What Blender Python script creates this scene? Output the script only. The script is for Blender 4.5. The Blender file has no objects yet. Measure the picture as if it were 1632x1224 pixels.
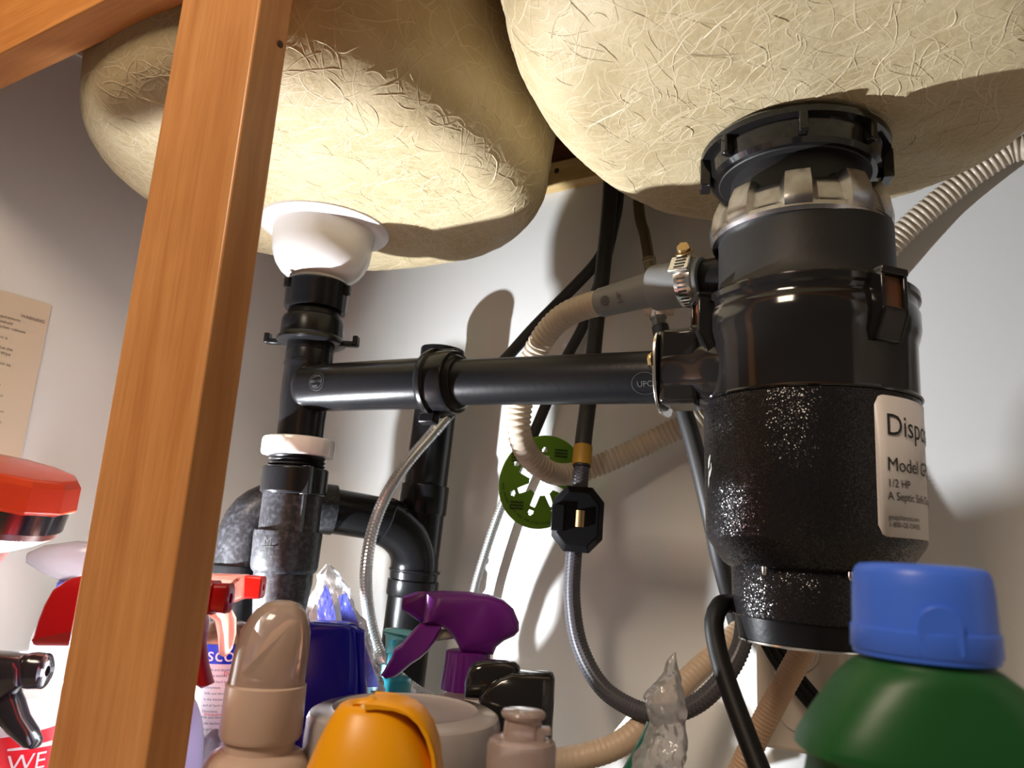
import bpy, bmesh, math, random
from mathutils import Vector, Matrix, noise
from mathutils.bvhtree import BVHTree
random.seed(7)
V = Vector; PI = math.pi
C = bpy.context.scene.collection
SC = bpy.context.scene
# ------------------------------------------------------------------ camera
F = 1180.0
YAW, PITCH, ROLL = (math.radians(a) for a in (30, 12.3, 3.4))
fw = V((-math.sin(YAW) * math.cos(PITCH), math.cos(YAW) * math.cos(PITCH), math.sin(PITCH)))
rt = V((math.cos(YAW), math.sin(YAW), 0)); up = rt.cross(fw)
RT = rt * math.cos(ROLL) + up * math.sin(ROLL); UP = -rt * math.sin(ROLL) + up * math.cos(ROLL)
cam = bpy.data.cameras.new('camera'); co = bpy.data.objects.new('camera', cam); C.objects.link(co)
m3 = Matrix((RT, UP, -fw)).transposed(); co.matrix_world = m3.to_4x4()
cam.sensor_width = 36; cam.lens = F / 1632 * 36; cam.clip_start = .01; cam.clip_end = 50
cam.dof.use_dof = True; cam.dof.focus_distance = .58; cam.dof.aperture_fstop = 13
SC.camera = co
# ------------------------------------------------------------------ light
w = bpy.data.worlds.new('room'); SC.world = w; w.use_nodes = True
w.node_tree.nodes['Background'].inputs[0].default_value = (1, .86, .74, 1)
w.node_tree.nodes['Background'].inputs[1].default_value = .10
def lamp(name, kind, loc, energy, col, size=.1, target=None, sy=None):
    l = bpy.data.lights.new(name, kind); l.energy = energy; l.color = col
    if kind == 'AREA':
        l.size = size
        if sy: l.shape = 'RECTANGLE'; l.size_y = sy
    else: l.shadow_soft_size = size
    o = bpy.data.objects.new(name, l); C.objects.link(o); o.location = loc
    if target: o.rotation_euler = (V(target) - V(loc)).to_track_quat('-Z', 'Y').to_euler()
    return o
tl = lamp('torch_light', 'SPOT', (-.656, .366, -.11), 39, (.92, .96, 1.0), .006, (.30, .60, .14))
tl.data.spot_size = math.radians(158); tl.data.spot_blend = 1
lamp('torch_spill', 'POINT', (-.658, .364, -.115), .3, (.96, .98, 1.0), .01)
lamp('kitchen_light', 'AREA', (-.34, -.66, .95), 16, (1, .80, .61), .34, (-.3, .3, .1))
SC.view_settings.view_transform = 'Standard'; SC.view_settings.look = 'None'
SC.view_settings.gamma = 1; SC.view_settings.exposure = 0; SC.view_settings.use_curve_mapping = False

# ------------------------------------------------------------------ helpers
def ray(px, py): return fw + RT * (px - 816) / F - UP * (py - 612) / F
def at(px, py, Y): d = ray(px, py); return d * (Y / d.y)
def atX(px, py, X): d = ray(px, py); return d * (X / d.x)
def sz(px, p): return px * (V(p).dot(fw)) / F
def srgb(r, g, b):
    f = lambda c: (c / 255 / 12.92) if c / 255 <= .04045 else ((c / 255 + .055) / 1.055) ** 2.4
    return (f(r), f(g), f(b), 1)
class MB:
    def __init__(s): s.v = []; s.f = []; s.m = []
    def add(s, vs, fs, m=0):
        b = len(s.v); s.v += [V(p) for p in vs]; s.f += [tuple(i + b for i in f) for f in fs]; s.m += [m] * len(fs)
    def box(s, c, d, rz=0, M=None, m=0):
        R = M or Matrix.Rotation(rz, 3, 'Z'); c = V(c)
        vs = [c + R @ V((x * d[0] / 2, y * d[1] / 2, z * d[2] / 2)) for x in (-1, 1) for y in (-1, 1) for z in (-1, 1)]
        s.add(vs, [(0, 1, 3, 2), (4, 6, 7, 5), (0, 4, 5, 1), (2, 3, 7, 6), (0, 2, 6, 4), (1, 5, 7, 3)], m); return s
    def rings(s, rs, cap0=True, cap1=True, m=0, closed=True):
        n = len(rs[0]); vs = [p for r in rs for p in r]; fs = []
        for k in range(len(rs) - 1):
            for i in range(n if closed else n - 1):
                j = (i + 1) % n; fs.append((k * n + i, k * n + j, (k + 1) * n + j, (k + 1) * n + i))
        if cap0: fs.append(tuple(range(n - 1, -1, -1)))
        if cap1: fs.append(tuple((len(rs) - 1) * n + i for i in range(n)))
        s.add(vs, fs, m); return s
    def lathe(s, c, prof, n=48, axis=None, m=0, cap0=True, cap1=True, shape=None, phase=0):
        """prof: (r, h) along axis from c; shape(angle)->radius factor"""
        c = V(c); Q = frame(axis) if axis else Matrix.Identity(3); rs = []
        for r, h in prof:
            ring = []
            for i in range(n):
                a = phase + 2 * PI * i / n; rr = r * (shape(a) if shape else 1)
                ring.append(c + Q @ V((rr * math.cos(a), rr * math.sin(a), h)))
            rs.append(ring)
        return s.rings(rs, cap0, cap1, m)
    def tube(s, path, r, n=14, caps=True, m=0, step=None, rf=None):
        P = smooth(path, step or .006); N = len(P); L = 0; rs = []; nrm = None
        for i, p in enumerate(P):
            t = (P[min(i + 1, N - 1)] - P[max(i - 1, 0)]).normalized()
            if nrm is None: nrm = t.orthogonal().normalized()
            nrm = (nrm - t * nrm.dot(t)).normalized(); b = t.cross(nrm)
            if i: L += (p - P[i - 1]).length
            rr = rf(L, i / (N - 1)) if rf else r
            rs.append([p + (nrm * math.cos(2 * PI * k / n) + b * math.sin(2 * PI * k / n)) * rr for k in range(n)])
        return s.rings(rs, caps, caps, m)
    def slab(s, pts, nrm, th, m=0):
        """extruded outline: pts 3D in a plane, centred, thickness th along nrm"""
        nrm = V(nrm).normalized(); n = len(pts)
        return s.rings([[V(p) - nrm * th / 2 for p in pts], [V(p) + nrm * th / 2 for p in pts]], m=m)
    def puff(s, pts, nrm, th, m=0, k=(.0, .55, .85, 1, .85, .55, .0), inset=.2):
        """rounded outline: sections pulled towards the outline's spine"""
        nrm = V(nrm).normalized(); n = len(pts); rs = []
        P = [V(p) for p in pts]
        # inward offset per vertex
        off = []
        cen = sum(P, V((0, 0, 0))) / n
        area = V((0, 0, 0))
        for i in range(n): area += (P[i] - cen).cross(P[(i + 1) % n] - cen)
        sg = 1 if area.dot(nrm) > 0 else -1
        for i in range(n):
            t = (P[(i + 1) % n] - P[i - 1]).normalized(); off.append(nrm.cross(t) * sg)
        for a in range(9):
            q = -1 + a / 4; ins = (1 - math.sqrt(max(0, 1 - q * q) * .97 + .03)) if abs(q) > .01 else 0
            hh = math.copysign(abs(q) ** .75, q) if q else 0
            rs.append([P[i] + off[i] * ins * inset * th + nrm * hh * th / 2 for i in range(n)])
        return s.rings(rs, m=m)
def frame(axis):
    z = V(axis).normalized(); x = V((0, 0, 1)).cross(z)
    if x.length < 1e-4: x = V((1, 0, 0))
    x.normalize(); return Matrix((x, z.cross(x), z)).transposed()
def smooth(pts, step):
    P = [V(p) for p in pts]
    if len(P) == 2:
        n = max(2, int((P[1] - P[0]).length / step)); return [P[0].lerp(P[1], i / n) for i in range(n + 1)]
    out = []
    for i in range(len(P) - 1):
        p0 = P[i - 1] if i else P[0] * 2 - P[1]; p1, p2 = P[i], P[i + 1]
        p3 = P[i + 2] if i + 2 < len(P) else P[-1] * 2 - P[-2]
        n = max(1, int((p2 - p1).length / step))
        for k in range(n):
            t = k / n
            out.append(.5 * ((2 * p1) + (p2 - p0) * t + (2 * p0 - 5 * p1 + 4 * p2 - p3) * t * t + (3 * p1 - p0 - 3 * p2 + p3) * t ** 3))
    out.append(P[-1]); return out
WL = {}
def wl(o): return WL.get(o.name, V((0, 0, 0)))
def obj(name, mb, mat, parent=None, label=None, ang=35, bevel=0, sub=0, origin=None, seg=2, solid=0):
    base = V(origin) if origin is not None else (wl(parent) if parent else V((0, 0, 0)))
    me = bpy.data.meshes.new(name); me.from_pydata([tuple(p - base) for p in mb.v], [], mb.f)
    for m_ in (mat if isinstance(mat, (list, tuple)) else [mat]): me.materials.append(m_)
    me.polygons.foreach_set('material_index', mb.m)
    bm = bmesh.new(); bm.from_mesh(me)
    if not solid: bmesh.ops.recalc_face_normals(bm, faces=bm.faces)
    bm.to_mesh(me); bm.free()
    me.polygons.foreach_set('use_smooth', [True] * len(me.polygons)); me.set_sharp_from_angle(angle=math.radians(ang))
    o = bpy.data.objects.new(name, me); C.objects.link(o); WL[o.name] = base
    if parent: o.parent = parent; o.location = base - wl(parent)
    else: o.location = base
    if bevel:
        b = o.modifiers.new('b', 'BEVEL'); b.width = bevel; b.segments = seg; b.limit_method = 'ANGLE'; b.angle_limit = .6; b.harden_normals = False
    if sub: b = o.modifiers.new('s', 'SUBSURF'); b.levels = b.render_levels = sub
    if solid: b = o.modifiers.new('t', 'SOLIDIFY'); b.thickness = solid
    if label: o['label'] = label
    return o
def thing(name, label, cat, loc=(0, 0, 0), group=None):
    o = bpy.data.objects.new(name, None); C.objects.link(o); o.location = loc; WL[o.name] = V(loc); o.empty_display_size = .02
    o['label'] = label; o['category'] = cat
    if group: o['group'] = group
    return o
def tag(o, label, cat, group=None):
    o['label'] = label; o['category'] = cat
    if group: o['group'] = group
    return o
def struct(name, mb, mat, bevel=0):
    o = obj(name, mb, mat, bevel=bevel); o['kind'] = 'structure'; return o
def circ(n=24, ph=0): return [(math.cos(ph + 2 * PI * i / n), math.sin(ph + 2 * PI * i / n)) for i in range(n)]
_tc = {}
def text(s, size, fn, mb, m=0):
    """letters from the built-in font; fn maps (x, y) to a 3D point"""
    k = (s, size)
    if k not in _tc:
        cu = bpy.data.curves.new('t', 'FONT'); cu.body = s; cu.size = size; cu.resolution_u = 3
        o = bpy.data.objects.new('t', cu); C.objects.link(o)
        dg = bpy.context.evaluated_depsgraph_get(); me = bpy.data.meshes.new_from_object(o.evaluated_get(dg))
        _tc[k] = ([(v.co.x, v.co.y) for v in me.vertices], [tuple(p.vertices) for p in me.polygons])
        bpy.data.objects.remove(o); bpy.data.curves.remove(cu); bpy.data.meshes.remove(me)
    vs, fs = _tc[k]; mb.add([fn(x, y) for x, y in vs], fs, m)

# ------------------------------------------------------------------ materials
def mat(name, col, rough=.5, metal=0, spec=.5, coat=0, bump=None, var=None, trans=0, ior=1.45, alpha=1, sub=0):
    m = bpy.data.materials.new(name); m.use_nodes = True; nt = m.node_tree; b = nt.nodes['Principled BSDF']
    b.inputs['Base Color'].default_value = col; b.inputs['Roughness'].default_value = rough
    b.inputs['Metallic'].default_value = metal; b.inputs['Specular IOR Level'].default_value = spec
    b.inputs['Coat Weight'].default_value = coat; b.inputs['Coat Roughness'].default_value = .08
    b.inputs['Transmission Weight'].default_value = trans; b.inputs['IOR'].default_value = ior; b.inputs['Alpha'].default_value = alpha
    if sub:
        b.inputs['Subsurface Weight'].default_value = sub; b.inputs['Subsurface Radius'].default_value = (1, 1, 1); b.inputs['Subsurface Scale'].default_value = .01
    tc = nt.nodes.new('ShaderNodeTexCoord')
    def noise_(scale, detail=3, stretch=None, dist=0):
        n = nt.nodes.new('ShaderNodeTexNoise'); n.inputs['Scale'].default_value = scale; n.inputs['Detail'].default_value = detail; n.inputs['Distortion'].default_value = dist
        mp = nt.nodes.new('ShaderNodeMapping'); nt.links.new(tc.outputs['Object'], mp.inputs[0])
        if stretch: mp.inputs['Scale'].default_value = stretch
        nt.links.new(mp.outputs[0], n.inputs['Vector']); return n
    m['n'] = 1
    if var:   # (col2, scale, lo, hi[, stretch])
        n = noise_(var[1], 4, var[4] if len(var) > 4 else None); r = nt.nodes.new('ShaderNodeValToRGB')
        r.color_ramp.elements[0].position = var[2]; r.color_ramp.elements[1].position = var[3]
        r.color_ramp.elements[0].color = col; r.color_ramp.elements[1].color = var[0]
        nt.links.new(n.outputs['Fac'], r.inputs[0]); nt.links.new(r.outputs[0], b.inputs['Base Color'])
    if bump:  # (scale, strength, distance[, stretch])
        n = noise_(bump[0], 4, bump[3] if len(bump) > 3 else None); u = nt.nodes.new('ShaderNodeBump')
        u.inputs['Strength'].default_value = bump[1]; u.inputs['Distance'].default_value = bump[2]
        nt.links.new(n.outputs['Fac'], u.inputs['Height']); nt.links.new(u.outputs[0], b.inputs['Normal'])
    return m
def wood(name, c1, c2, c3, axis='z', rough=.38, scale=1.0):
    m = bpy.data.materials.new(name); m.use_nodes = True; nt = m.node_tree; b = nt.nodes['Principled BSDF']; L = nt.links.new
    tc = nt.nodes.new('ShaderNodeTexCoord'); mp = nt.nodes.new('ShaderNodeMapping'); L(tc.outputs['Object'], mp.inputs[0])
    st = {'z': (1, 1, .06), 'x': (.06, 1, 1), 'y': (1, .06, 1)}[axis]; mp.inputs['Scale'].default_value = st
    n = nt.nodes.new('ShaderNodeTexNoise'); n.inputs['Scale'].default_value = 55 * scale; n.inputs['Detail'].default_value = 5; n.inputs['Distortion'].default_value = .6; L(mp.outputs[0], n.inputs[0])
    n2 = nt.nodes.new('ShaderNodeTexNoise'); n2.inputs['Scale'].default_value = 420 * scale; n2.inputs['Detail'].default_value = 3; L(mp.outputs[0], n2.inputs[0])
    n3 = nt.nodes.new('ShaderNodeTexNoise'); n3.inputs['Scale'].default_value = 14; n3.inputs['Detail'].default_value = 2; L(tc.outputs['Object'], n3.inputs[0])
    r = nt.nodes.new('ShaderNodeValToRGB'); e = r.color_ramp.elements; e[0].position = .3; e[0].color = c1; e[1].position = .72; e[1].color = c3; x = e.new(.5); x.color = c2
    L(n.outputs['Fac'], r.inputs[0])
    mx = nt.nodes.new('ShaderNodeMixRGB'); mx.blend_type = 'MULTIPLY'; mx.inputs[0].default_value = .2; L(r.outputs[0], mx.inputs[1])
    r2 = nt.nodes.new('ShaderNodeValToRGB'); r2.color_ramp.elements[0].position = .35; r2.color_ramp.elements[0].color = (.5, .42, .36, 1); r2.color_ramp.elements[1].position = .6; L(n2.outputs['Fac'], r2.inputs[0]); L(r2.outputs[0], mx.inputs[2])
    m2 = nt.nodes.new('ShaderNodeMixRGB'); m2.blend_type = 'MULTIPLY'; m2.inputs[0].default_value = .14; L(mx.outputs[0], m2.inputs[1])
    r3 = nt.nodes.new('ShaderNodeValToRGB'); r3.color_ramp.elements[0].color = (.55, .45, .4, 1); r3.color_ramp.elements[0].position = .4; r3.color_ramp.elements[1].position = .55; L(n3.outputs['Fac'], r3.inputs[0]); L(r3.outputs[0], m2.inputs[2])
    L(m2.outputs[0], b.inputs['Base Color']); b.inputs['Roughness'].default_value = rough
    u = nt.nodes.new('ShaderNodeBump'); u.inputs['Strength'].default_value = .15; u.inputs['Distance'].default_value = .0006; L(n2.outputs['Fac'], u.inputs['Height']); L(u.outputs[0], b.inputs['Normal'])
    return m
def translucent(name, col, rough=.25, t=.5, clear=0, bump=None):
    """milky plastic: part diffuse, part translucent, a glossy skin, optionally see-through"""
    m = bpy.data.materials.new(name); m.use_nodes = True; nt = m.node_tree; nt.nodes.clear(); L = nt.links.new
    out = nt.nodes.new('ShaderNodeOutputMaterial'); d = nt.nodes.new('ShaderNodeBsdfDiffuse'); tr = nt.nodes.new('ShaderNodeBsdfTranslucent'); g = nt.nodes.new('ShaderNodeBsdfGlossy')
    d.inputs[0].default_value = col; tr.inputs[0].default_value = col; g.inputs['Roughness'].default_value = rough
    a = nt.nodes.new('ShaderNodeMixShader'); a.inputs[0].default_value = t; L(d.outputs[0], a.inputs[1]); L(tr.outputs[0], a.inputs[2])
    last = a
    if clear:
        tp = nt.nodes.new('ShaderNodeBsdfTransparent'); tp.inputs[0].default_value = tuple(.5 + .5 * c for c in col[:3]) + (1,)
        c = nt.nodes.new('ShaderNodeMixShader'); c.inputs[0].default_value = clear; L(a.outputs[0], c.inputs[1]); L(tp.outputs[0], c.inputs[2]); last = c
    fr = nt.nodes.new('ShaderNodeFresnel'); fr.inputs[0].default_value = 1.45
    o = nt.nodes.new('ShaderNodeMixShader'); L(fr.outputs[0], o.inputs[0]); L(last.outputs[0], o.inputs[1]); L(g.outputs[0], o.inputs[2]); L(o.outputs[0], out.inputs[0])
    if bump:
        tc = nt.nodes.new('ShaderNodeTexCoord'); n = nt.nodes.new('ShaderNodeTexNoise'); n.inputs['Scale'].default_value = bump[0]; L(tc.outputs['Object'], n.inputs[0])
        u = nt.nodes.new('ShaderNodeBump'); u.inputs['Strength'].default_value = bump[1]; u.inputs['Distance'].default_value = bump[2]; L(n.outputs['Fac'], u.inputs['Height'])
        for q in (d, g, fr): L(u.outputs[0], q.inputs['Normal'])
    return m
M_wall = mat('white_laminate', (.71, .71, .70, 1), .32, bump=(90, .12, .001), spec=.35)
M_floor = mat('cabinet_floor', (.55, .5, .42, 1), .5, bump=(60, .2, .001))
M_oak = wood('maple_frame', srgb(186, 122, 66), srgb(202, 140, 82), srgb(210, 150, 92), 'z', .34)
M_oakx = wood('maple_rail', srgb(180, 112, 52), srgb(200, 130, 62), srgb(214, 146, 76), 'x', .45)
M_pine = wood('pine_strip', srgb(196, 160, 100), srgb(222, 190, 130), srgb(232, 204, 148), 'x', .6)
M_ply_shade = wood('plywood_and_shade', srgb(96, 58, 34), srgb(120, 74, 44), srgb(140, 88, 54), 'x', .7)
M_abs = mat('black_abs', (.008, .008, .009, 1), .24, bump=(160, .12, .0006), spec=.25)
M_absm = mat('black_abs_matte', (.007, .007, .008, 1), .32, bump=(220, .2, .0006), spec=.17)
M_absw = mat('weathered_abs', (.016, .016, .018, 1), .36, spec=.3, bump=(300, .3, .0006), var=((.055, .055, .065, 1), 260, .45, .8))
M_stamp = mat('scuffed_stamp', (.05, .05, .05, 1), .5)
M_gloss = mat('gloss_black', (.010, .009, .009, 1), .10, bump=(45, .08, .0008), spec=.6)
M_cord = mat('cord_black', (.006, .006, .006, 1), .5, spec=.2)
M_rubber = mat('black_rubber', (.013, .012, .012, 1), .55, bump=(250, .3, .0005))
M_spark = mat('textured_black_enamel', (.010, .009, .010, 1), .16, bump=(1000, .42, .0005), spec=.35)
def glitter(m, scale, k):
    nt = m.node_tree; b = nt.nodes['Principled BSDF']; L = nt.links.new
    tc = nt.nodes.new('ShaderNodeTexCoord'); v = nt.nodes.new('ShaderNodeTexVoronoi'); v.inputs['Scale'].default_value = scale; L(tc.outputs['Object'], v.inputs['Vector'])
    a = nt.nodes.new('ShaderNodeVectorMath'); a.operation = 'SUBTRACT'; L(v.outputs['Color'], a.inputs[0]); a.inputs[1].default_value = (.5, .5, .5)
    c = nt.nodes.new('ShaderNodeVectorMath'); c.operation = 'SCALE'; c.inputs['Scale'].default_value = k; L(a.outputs[0], c.inputs[0])
    g = nt.nodes.new('ShaderNodeNewGeometry'); d = nt.nodes.new('ShaderNodeVectorMath'); L(g.outputs['Normal'], d.inputs[0]); L(c.outputs[0], d.inputs[1])
    n = nt.nodes.new('ShaderNodeVectorMath'); n.operation = 'NORMALIZE'; L(d.outputs[0], n.inputs[0]); L(n.outputs[0], b.inputs['Normal'])
glitter(M_spark, 1700, .42)
M_zinc = mat('cast_zinc', (.52, .51, .52, 1), .27, metal=1, bump=(90, .25, .0008), var=((.30, .26, .24, 1), 60, .4, .75))
M_steel = mat('steel', (.72, .70, .66, 1), .22, metal=1)
M_brass = mat('brass', (.55, .38, .18, 1), .35, metal=1)
M_white = mat('white_plastic', (.64, .61, .60, 1), .22, spec=.5)
M_slate = mat('grey_rubber', (.20, .205, .21, 1), .5, bump=(200, .15, .0004))
M_hose = translucent('drain_hose_plastic', (.66, .56, .44, 1), .35, .28)
M_pale = translucent('pale_hose_plastic', (.70, .66, .50, 1), .4, .3)
M_beige = mat('beige_hose', (.50, .38, .27, 1), .45)
M_braidg = mat('grey_nylon_braid', (.06, .058, .068, 1), .42)
M_braids = mat('steel_braid', (.55, .57, .60, 1), .3, metal=.8)
M_dkhose = mat('dark_hose', (.022, .021, .022, 1), .5)
M_tape = mat('yellow_tape', srgb(170, 130, 40), .5)
M_green = mat('green_card', srgb(104, 152, 36), .45, spec=.4)
M_ink = mat('black_ink', (.012, .012, .012, 1), .5)
M_reflection = mat('amber_reflection', (.11, .04, .015, 1), .12, spec=.6)  # brown base colour paints a warm reflection into the black gloss
def braid(m, scale=900, strength=.8):
    nt = m.node_tree; b = nt.nodes['Principled BSDF']; uv = nt.nodes.new('ShaderNodeTexCoord')
    a = nt.nodes.new('ShaderNodeTexChecker'); a.inputs['Scale'].default_value = scale; nt.links.new(uv.outputs['Object'], a.inputs[0])
    u = nt.nodes.new('ShaderNodeBump'); u.inputs['Strength'].default_value = strength; u.inputs['Distance'].default_value = .0006
    nt.links.new(a.outputs['Fac'], u.inputs['Height']); nt.links.new(u.outputs[0], b.inputs['Normal'])
braid(M_braidg, 620); braid(M_dkhose, 620, .4)

# ------------------------------------------------------------------ the cabinet (setting)
XL, XR, YB, YF, ZF, ZC = -.785, .32, .745, .24, -.30, .497
struct('floor', MB().box(((XL + XR) / 2, .34, ZF - .009), (XR - XL, .84, .018)), M_floor)
struct('wall_left', MB().box((XL - .009, .495, .1), (.018, .55, .83)), M_wall)
struct('wall_right', MB().box((XR + .009, .495, .1), (.018, .55, .83)), M_wall)
struct('wall_back', MB().box(((XL + XR) / 2, YB + .006, .1), (XR - XL + .03, .012, .83)), M_wall)
struct('ceiling', MB().box(((XL + XR) / 2, .47, ZC + .012), (XR - XL + .03, .60, .024)), M_ply_shade)
struct('trim_1', MB().box(((XL + XR) / 2, YB - .0095, .441), (XR - XL, .019, .030)), M_pine, .001)
struct('trim_2', MB().box(((XL + XR) / 2, YB - .0045, .4765), (XR - XL, .009, .041)), M_ply_shade)  # wall in shadow above the pine strip, its shade put into the brown
struct('trim_3', MB().box((XL + .002, .49, .494), (.004, .50, .004)), M_wall)
# dark knot in the pine strip
k = at(887, 277, YB - .019)
obj('knot', MB().lathe((k.x, YB - .0188, k.z + .004), [(.0035, 0), (.0033, .0006)], 14, (0, -1, 0)), mat('knot', (.06, .035, .02, 1), .7), bpy.data.objects['trim_1'])
# face frame: stile and rail in front
ff = thing('face_frame', 'orange-brown maple cabinet face frame standing in front of the sink basins', 'cabinet frame', (-.356, .254, ZF))
obj('stile', MB().box((-.356, .2515, .0265), (.074, .023, .653)), M_oak, ff, bevel=.0012)
obj('rail', MB().box(((XL + XR) / 2, .2535, .425), (XR - XL, .027, .144)), M_oakx, ff, bevel=.0012)
M_knot = mat('stile_knot', (.05, .022, .01, 1), .6)
kp = atX(447, 70, -.3185)
obj('knot', MB().lathe((-.3186, kp.y, kp.z), [(.0022, 0), (.0019, .0005)], 12, (1, 0, 0)), M_knot, ff)

# ------------------------------------------------------------------ the sink
M_fg = mat('fibreglass', srgb(174, 156, 120), .6, bump=(170, .7, .0012), var=(srgb(186, 170, 136), 22, .4, .65), spec=.35)
M_fib = mat('fibreglass_strand', srgb(190, 174, 142), .5, spec=.35)
sink = thing('double_sink', 'cream fibreglass-backed double sink hanging from the countertop with two deep basins', 'sink', (-.25, .46, ZC))
def basin(cx, cy, a, b, n, zb, R, dc, drain, slope, seed):
    rings = []; N = 128
    lv = []
    for k in range(9): h = ZC + (zb + R - ZC) * k / 8; lv.append((dc * k / 8, h, 0))
    for k in range(1, 13): t = k / 12 * PI / 2; lv.append((dc + R * (1 - math.cos(t)), zb + R - R * math.sin(t), 0))
    for k in range(1, 15): q = k / 14; lv.append((dc + R, zb - slope * q, q))
    for off, z, q in lv:
        ring = []
        for i in range(N):
            t = 2 * PI * i / N; c, s = math.cos(t), math.sin(t)
            x = (a - off) * math.copysign(abs(c) ** (2 / n), c); y = (b - off) * math.copysign(abs(s) ** (2 / n), s)
            p = V((cx + x, cy + y, z)); e = V((drain[0] + .03 * c, drain[1] + .03 * s, z)); qq = q ** 1.15
            p = p.lerp(e, qq)
            wob = (noise.noise(V((p.x, p.y, p.z)) * 9 + V((seed, 0, 0))) * .0035 + noise.noise(p * 28 + V((seed, 0, 0))) * .0012)
            if q < .8: p.z += wob; p.x += wob * .6
            ring.append(p)
        rings.append(ring)
    mb = MB().rings(rings, cap0=False, cap1=True)
    o = obj('basin', mb, M_fg, sink, ang=60)
    bv = BVHTree.FromPolygons([tuple(v) for v in mb.v], mb.f)
    rnd = random.Random(seed); sb = MB()
    cen = V((cx, cy, ZC))
    for _ in range(3800):
        # start point on the shell
        d = V((rnd.gauss(0, 1), rnd.gauss(0, 1), -abs(rnd.gauss(0, .9)) - .12)).normalized()
        if rnd.random() < .6: st = V((cx + rnd.uniform(-1, 1) * a * .93, cy + rnd.uniform(-1, 1) * b * .93, zb - .08)); hit = bv.ray_cast(st, V((0, 0, 1)))
        else: hit = bv.ray_cast(cen, d)
        if hit[0] is None: continue
        p = hit[0]; nn = hit[1]
        if (p - cen).dot(nn) < 0: nn = -nn
        t = nn.orthogonal().normalized(); t = Matrix.Rotation(rnd.uniform(0, 2 * PI), 3, nn) @ t
        Ls = rnd.uniform(.012, .055); K = 12; curv = rnd.uniform(-1, 1) * 2.2 / K; wd = rnd.uniform(.0003, .0009); ht = rnd.uniform(.35, .75) * wd; vs = []
        for k in range(K + 1):
            r = bv.find_nearest(p)
            if r[0] is None: break
            p = r[0]; nn = r[1]
            if (p - cen).dot(nn) < 0: nn = -nn
            t = (t - nn * t.dot(nn)).normalized(); sd = nn.cross(t); tp = min(1, min(k, K - k) / 1.5 + .05)
            vs += [p + sd * wd - nn * .0001, p + nn * ht * tp, p - sd * wd - nn * .0001]
            t = Matrix.Rotation(curv + rnd.uniform(-.22, .22), 3, nn) @ t; p = p + t * (Ls / K)
        fs = []
        for k in range(len(vs) // 3 - 1):
            q = k * 3; fs += [(q, q + 3, q + 4, q + 1), (q + 1, q + 4, q + 5, q + 2)]
        if fs: sb.add(vs, fs)
    s_ = obj('fibre_strands', sb, M_fib, o, ang=80); s_['kind'] = 'stuff'
    return o, bv
b1, bv1 = basin(-.4831, .467, .2148, .217, 2.3, .3005, .050, .0149, (-.518, .504), .0015, 3)
b2, bv2 = basin(-.0747, .4925, .225, .2425, 2.44, .3010, .0576, .0399, (-.072, .53), .0025, 11)
b1['label'] = 'left-hand basin'; b2['label'] = 'right-hand basin'

# ------------------------------------------------------------------ white strainer
TX, TY = -.518, .504
st = thing('sink_strainer', 'white plastic basket strainer cup under the left basin', 'sink strainer', (TX, TY, .302))
obj('flange', MB().lathe((TX, TY, 0), [(.03, .303), (.0625, .3025), (.0640, .300), (.0635, .2975), (.058, .2955), (.05, .2945), (.03, .2945)], 64), M_white, st)
obj('cup', MB().lathe((TX, TY, 0), [(.0500, .2955), (.0492, .288), (.0482, .276), (.0470, .268), (.0435, .259), (.0380, .2515), (.0310, .2465), (.0265, .244), (.0255, .236)], 64), M_white, st)

# ------------------------------------------------------------------ drain assembly
dr = thing('drain_pipe', 'black plastic drain pipe tee dropping from the white strainer into the trap', 'drain pipe', (TX, TY, -.12))
def ring_prof(r, z0, z1, e=.0015): return [(r - e, z1), (r, z1 - e), (r, z0 + e), (r - e, z0)]
AX = V((TX, TY, 0))
o = obj('slip_nut', MB().lathe(AX, [(.0265, .2405), (.0305, .2400), (.0312, .2385), (.0302, .236), (.0298, .215), (.0290, .2125), (.025, .212)], 64), M_abs, dr)
for a in (-.9, 1.3, 3.2): obj('lug', MB().box((TX + .0315 * math.cos(a - 1), TY + .0315 * math.sin(a - 1), .2335), (.006, .005, .010), a - 1), M_abs, o, bevel=.001)
obj('tailpiece', MB().lathe(AX, [(.0235, .214), (.0255, .210), (.0255, .202), (.0225, .199), (.0225, .16)], 48), M_absm, dr)
wn = obj('wing_nut', MB().lathe(AX, [(.0255, .2055), (.0288, .2035), (.0300, .200), (.0300, .186), (.0325, .183), (.0330, .180), (.0305, .1785), (.024, .178)], 64), M_abs, dr)
for sgn in (0, 1):
    a = math.radians(25) + sgn * PI; c_ = V((TX + .036 * math.cos(a), TY + .036 * math.sin(a), .1805))
    obj('wing', MB().box(c_, (.018, .008, .005), a).box(c_ + V((.008 * math.cos(a), .008 * math.sin(a), .003)), (.005, .009, .010), a), M_abs, wn, bevel=.001)
obj('tee_body', MB().lathe(AX, [(.0222, .172), (.0226, .1700), (.0226, .1600), (.0230, .1595), (.0230, .1560), (.0222, .1545), (.0225, .15), (.0225, .125), (.0214, .105), (.0212, .074)], 56), M_abs, dr)
PZ = .1335
arm = MB().tube([(TX - .002, TY - .006, PZ + .0005), (-.37, TY - .001, PZ - .0015)], .0222, 40, rf=lambda L, t: .0222 * math.sqrt(max(.02, min(1, 1 - max(0, (.014 - L) / .014) ** 2))), step=.0012)
obj('tee_arm', arm, M_abs, dr)
stm = MB()
def arm_fn(cx, z0, r):
    def fn(x, y):
        a = y / r
        return V((cx + x, TY - .006 - r * math.cos(a), z0 + r * math.sin(a)))
    return fn
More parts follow.
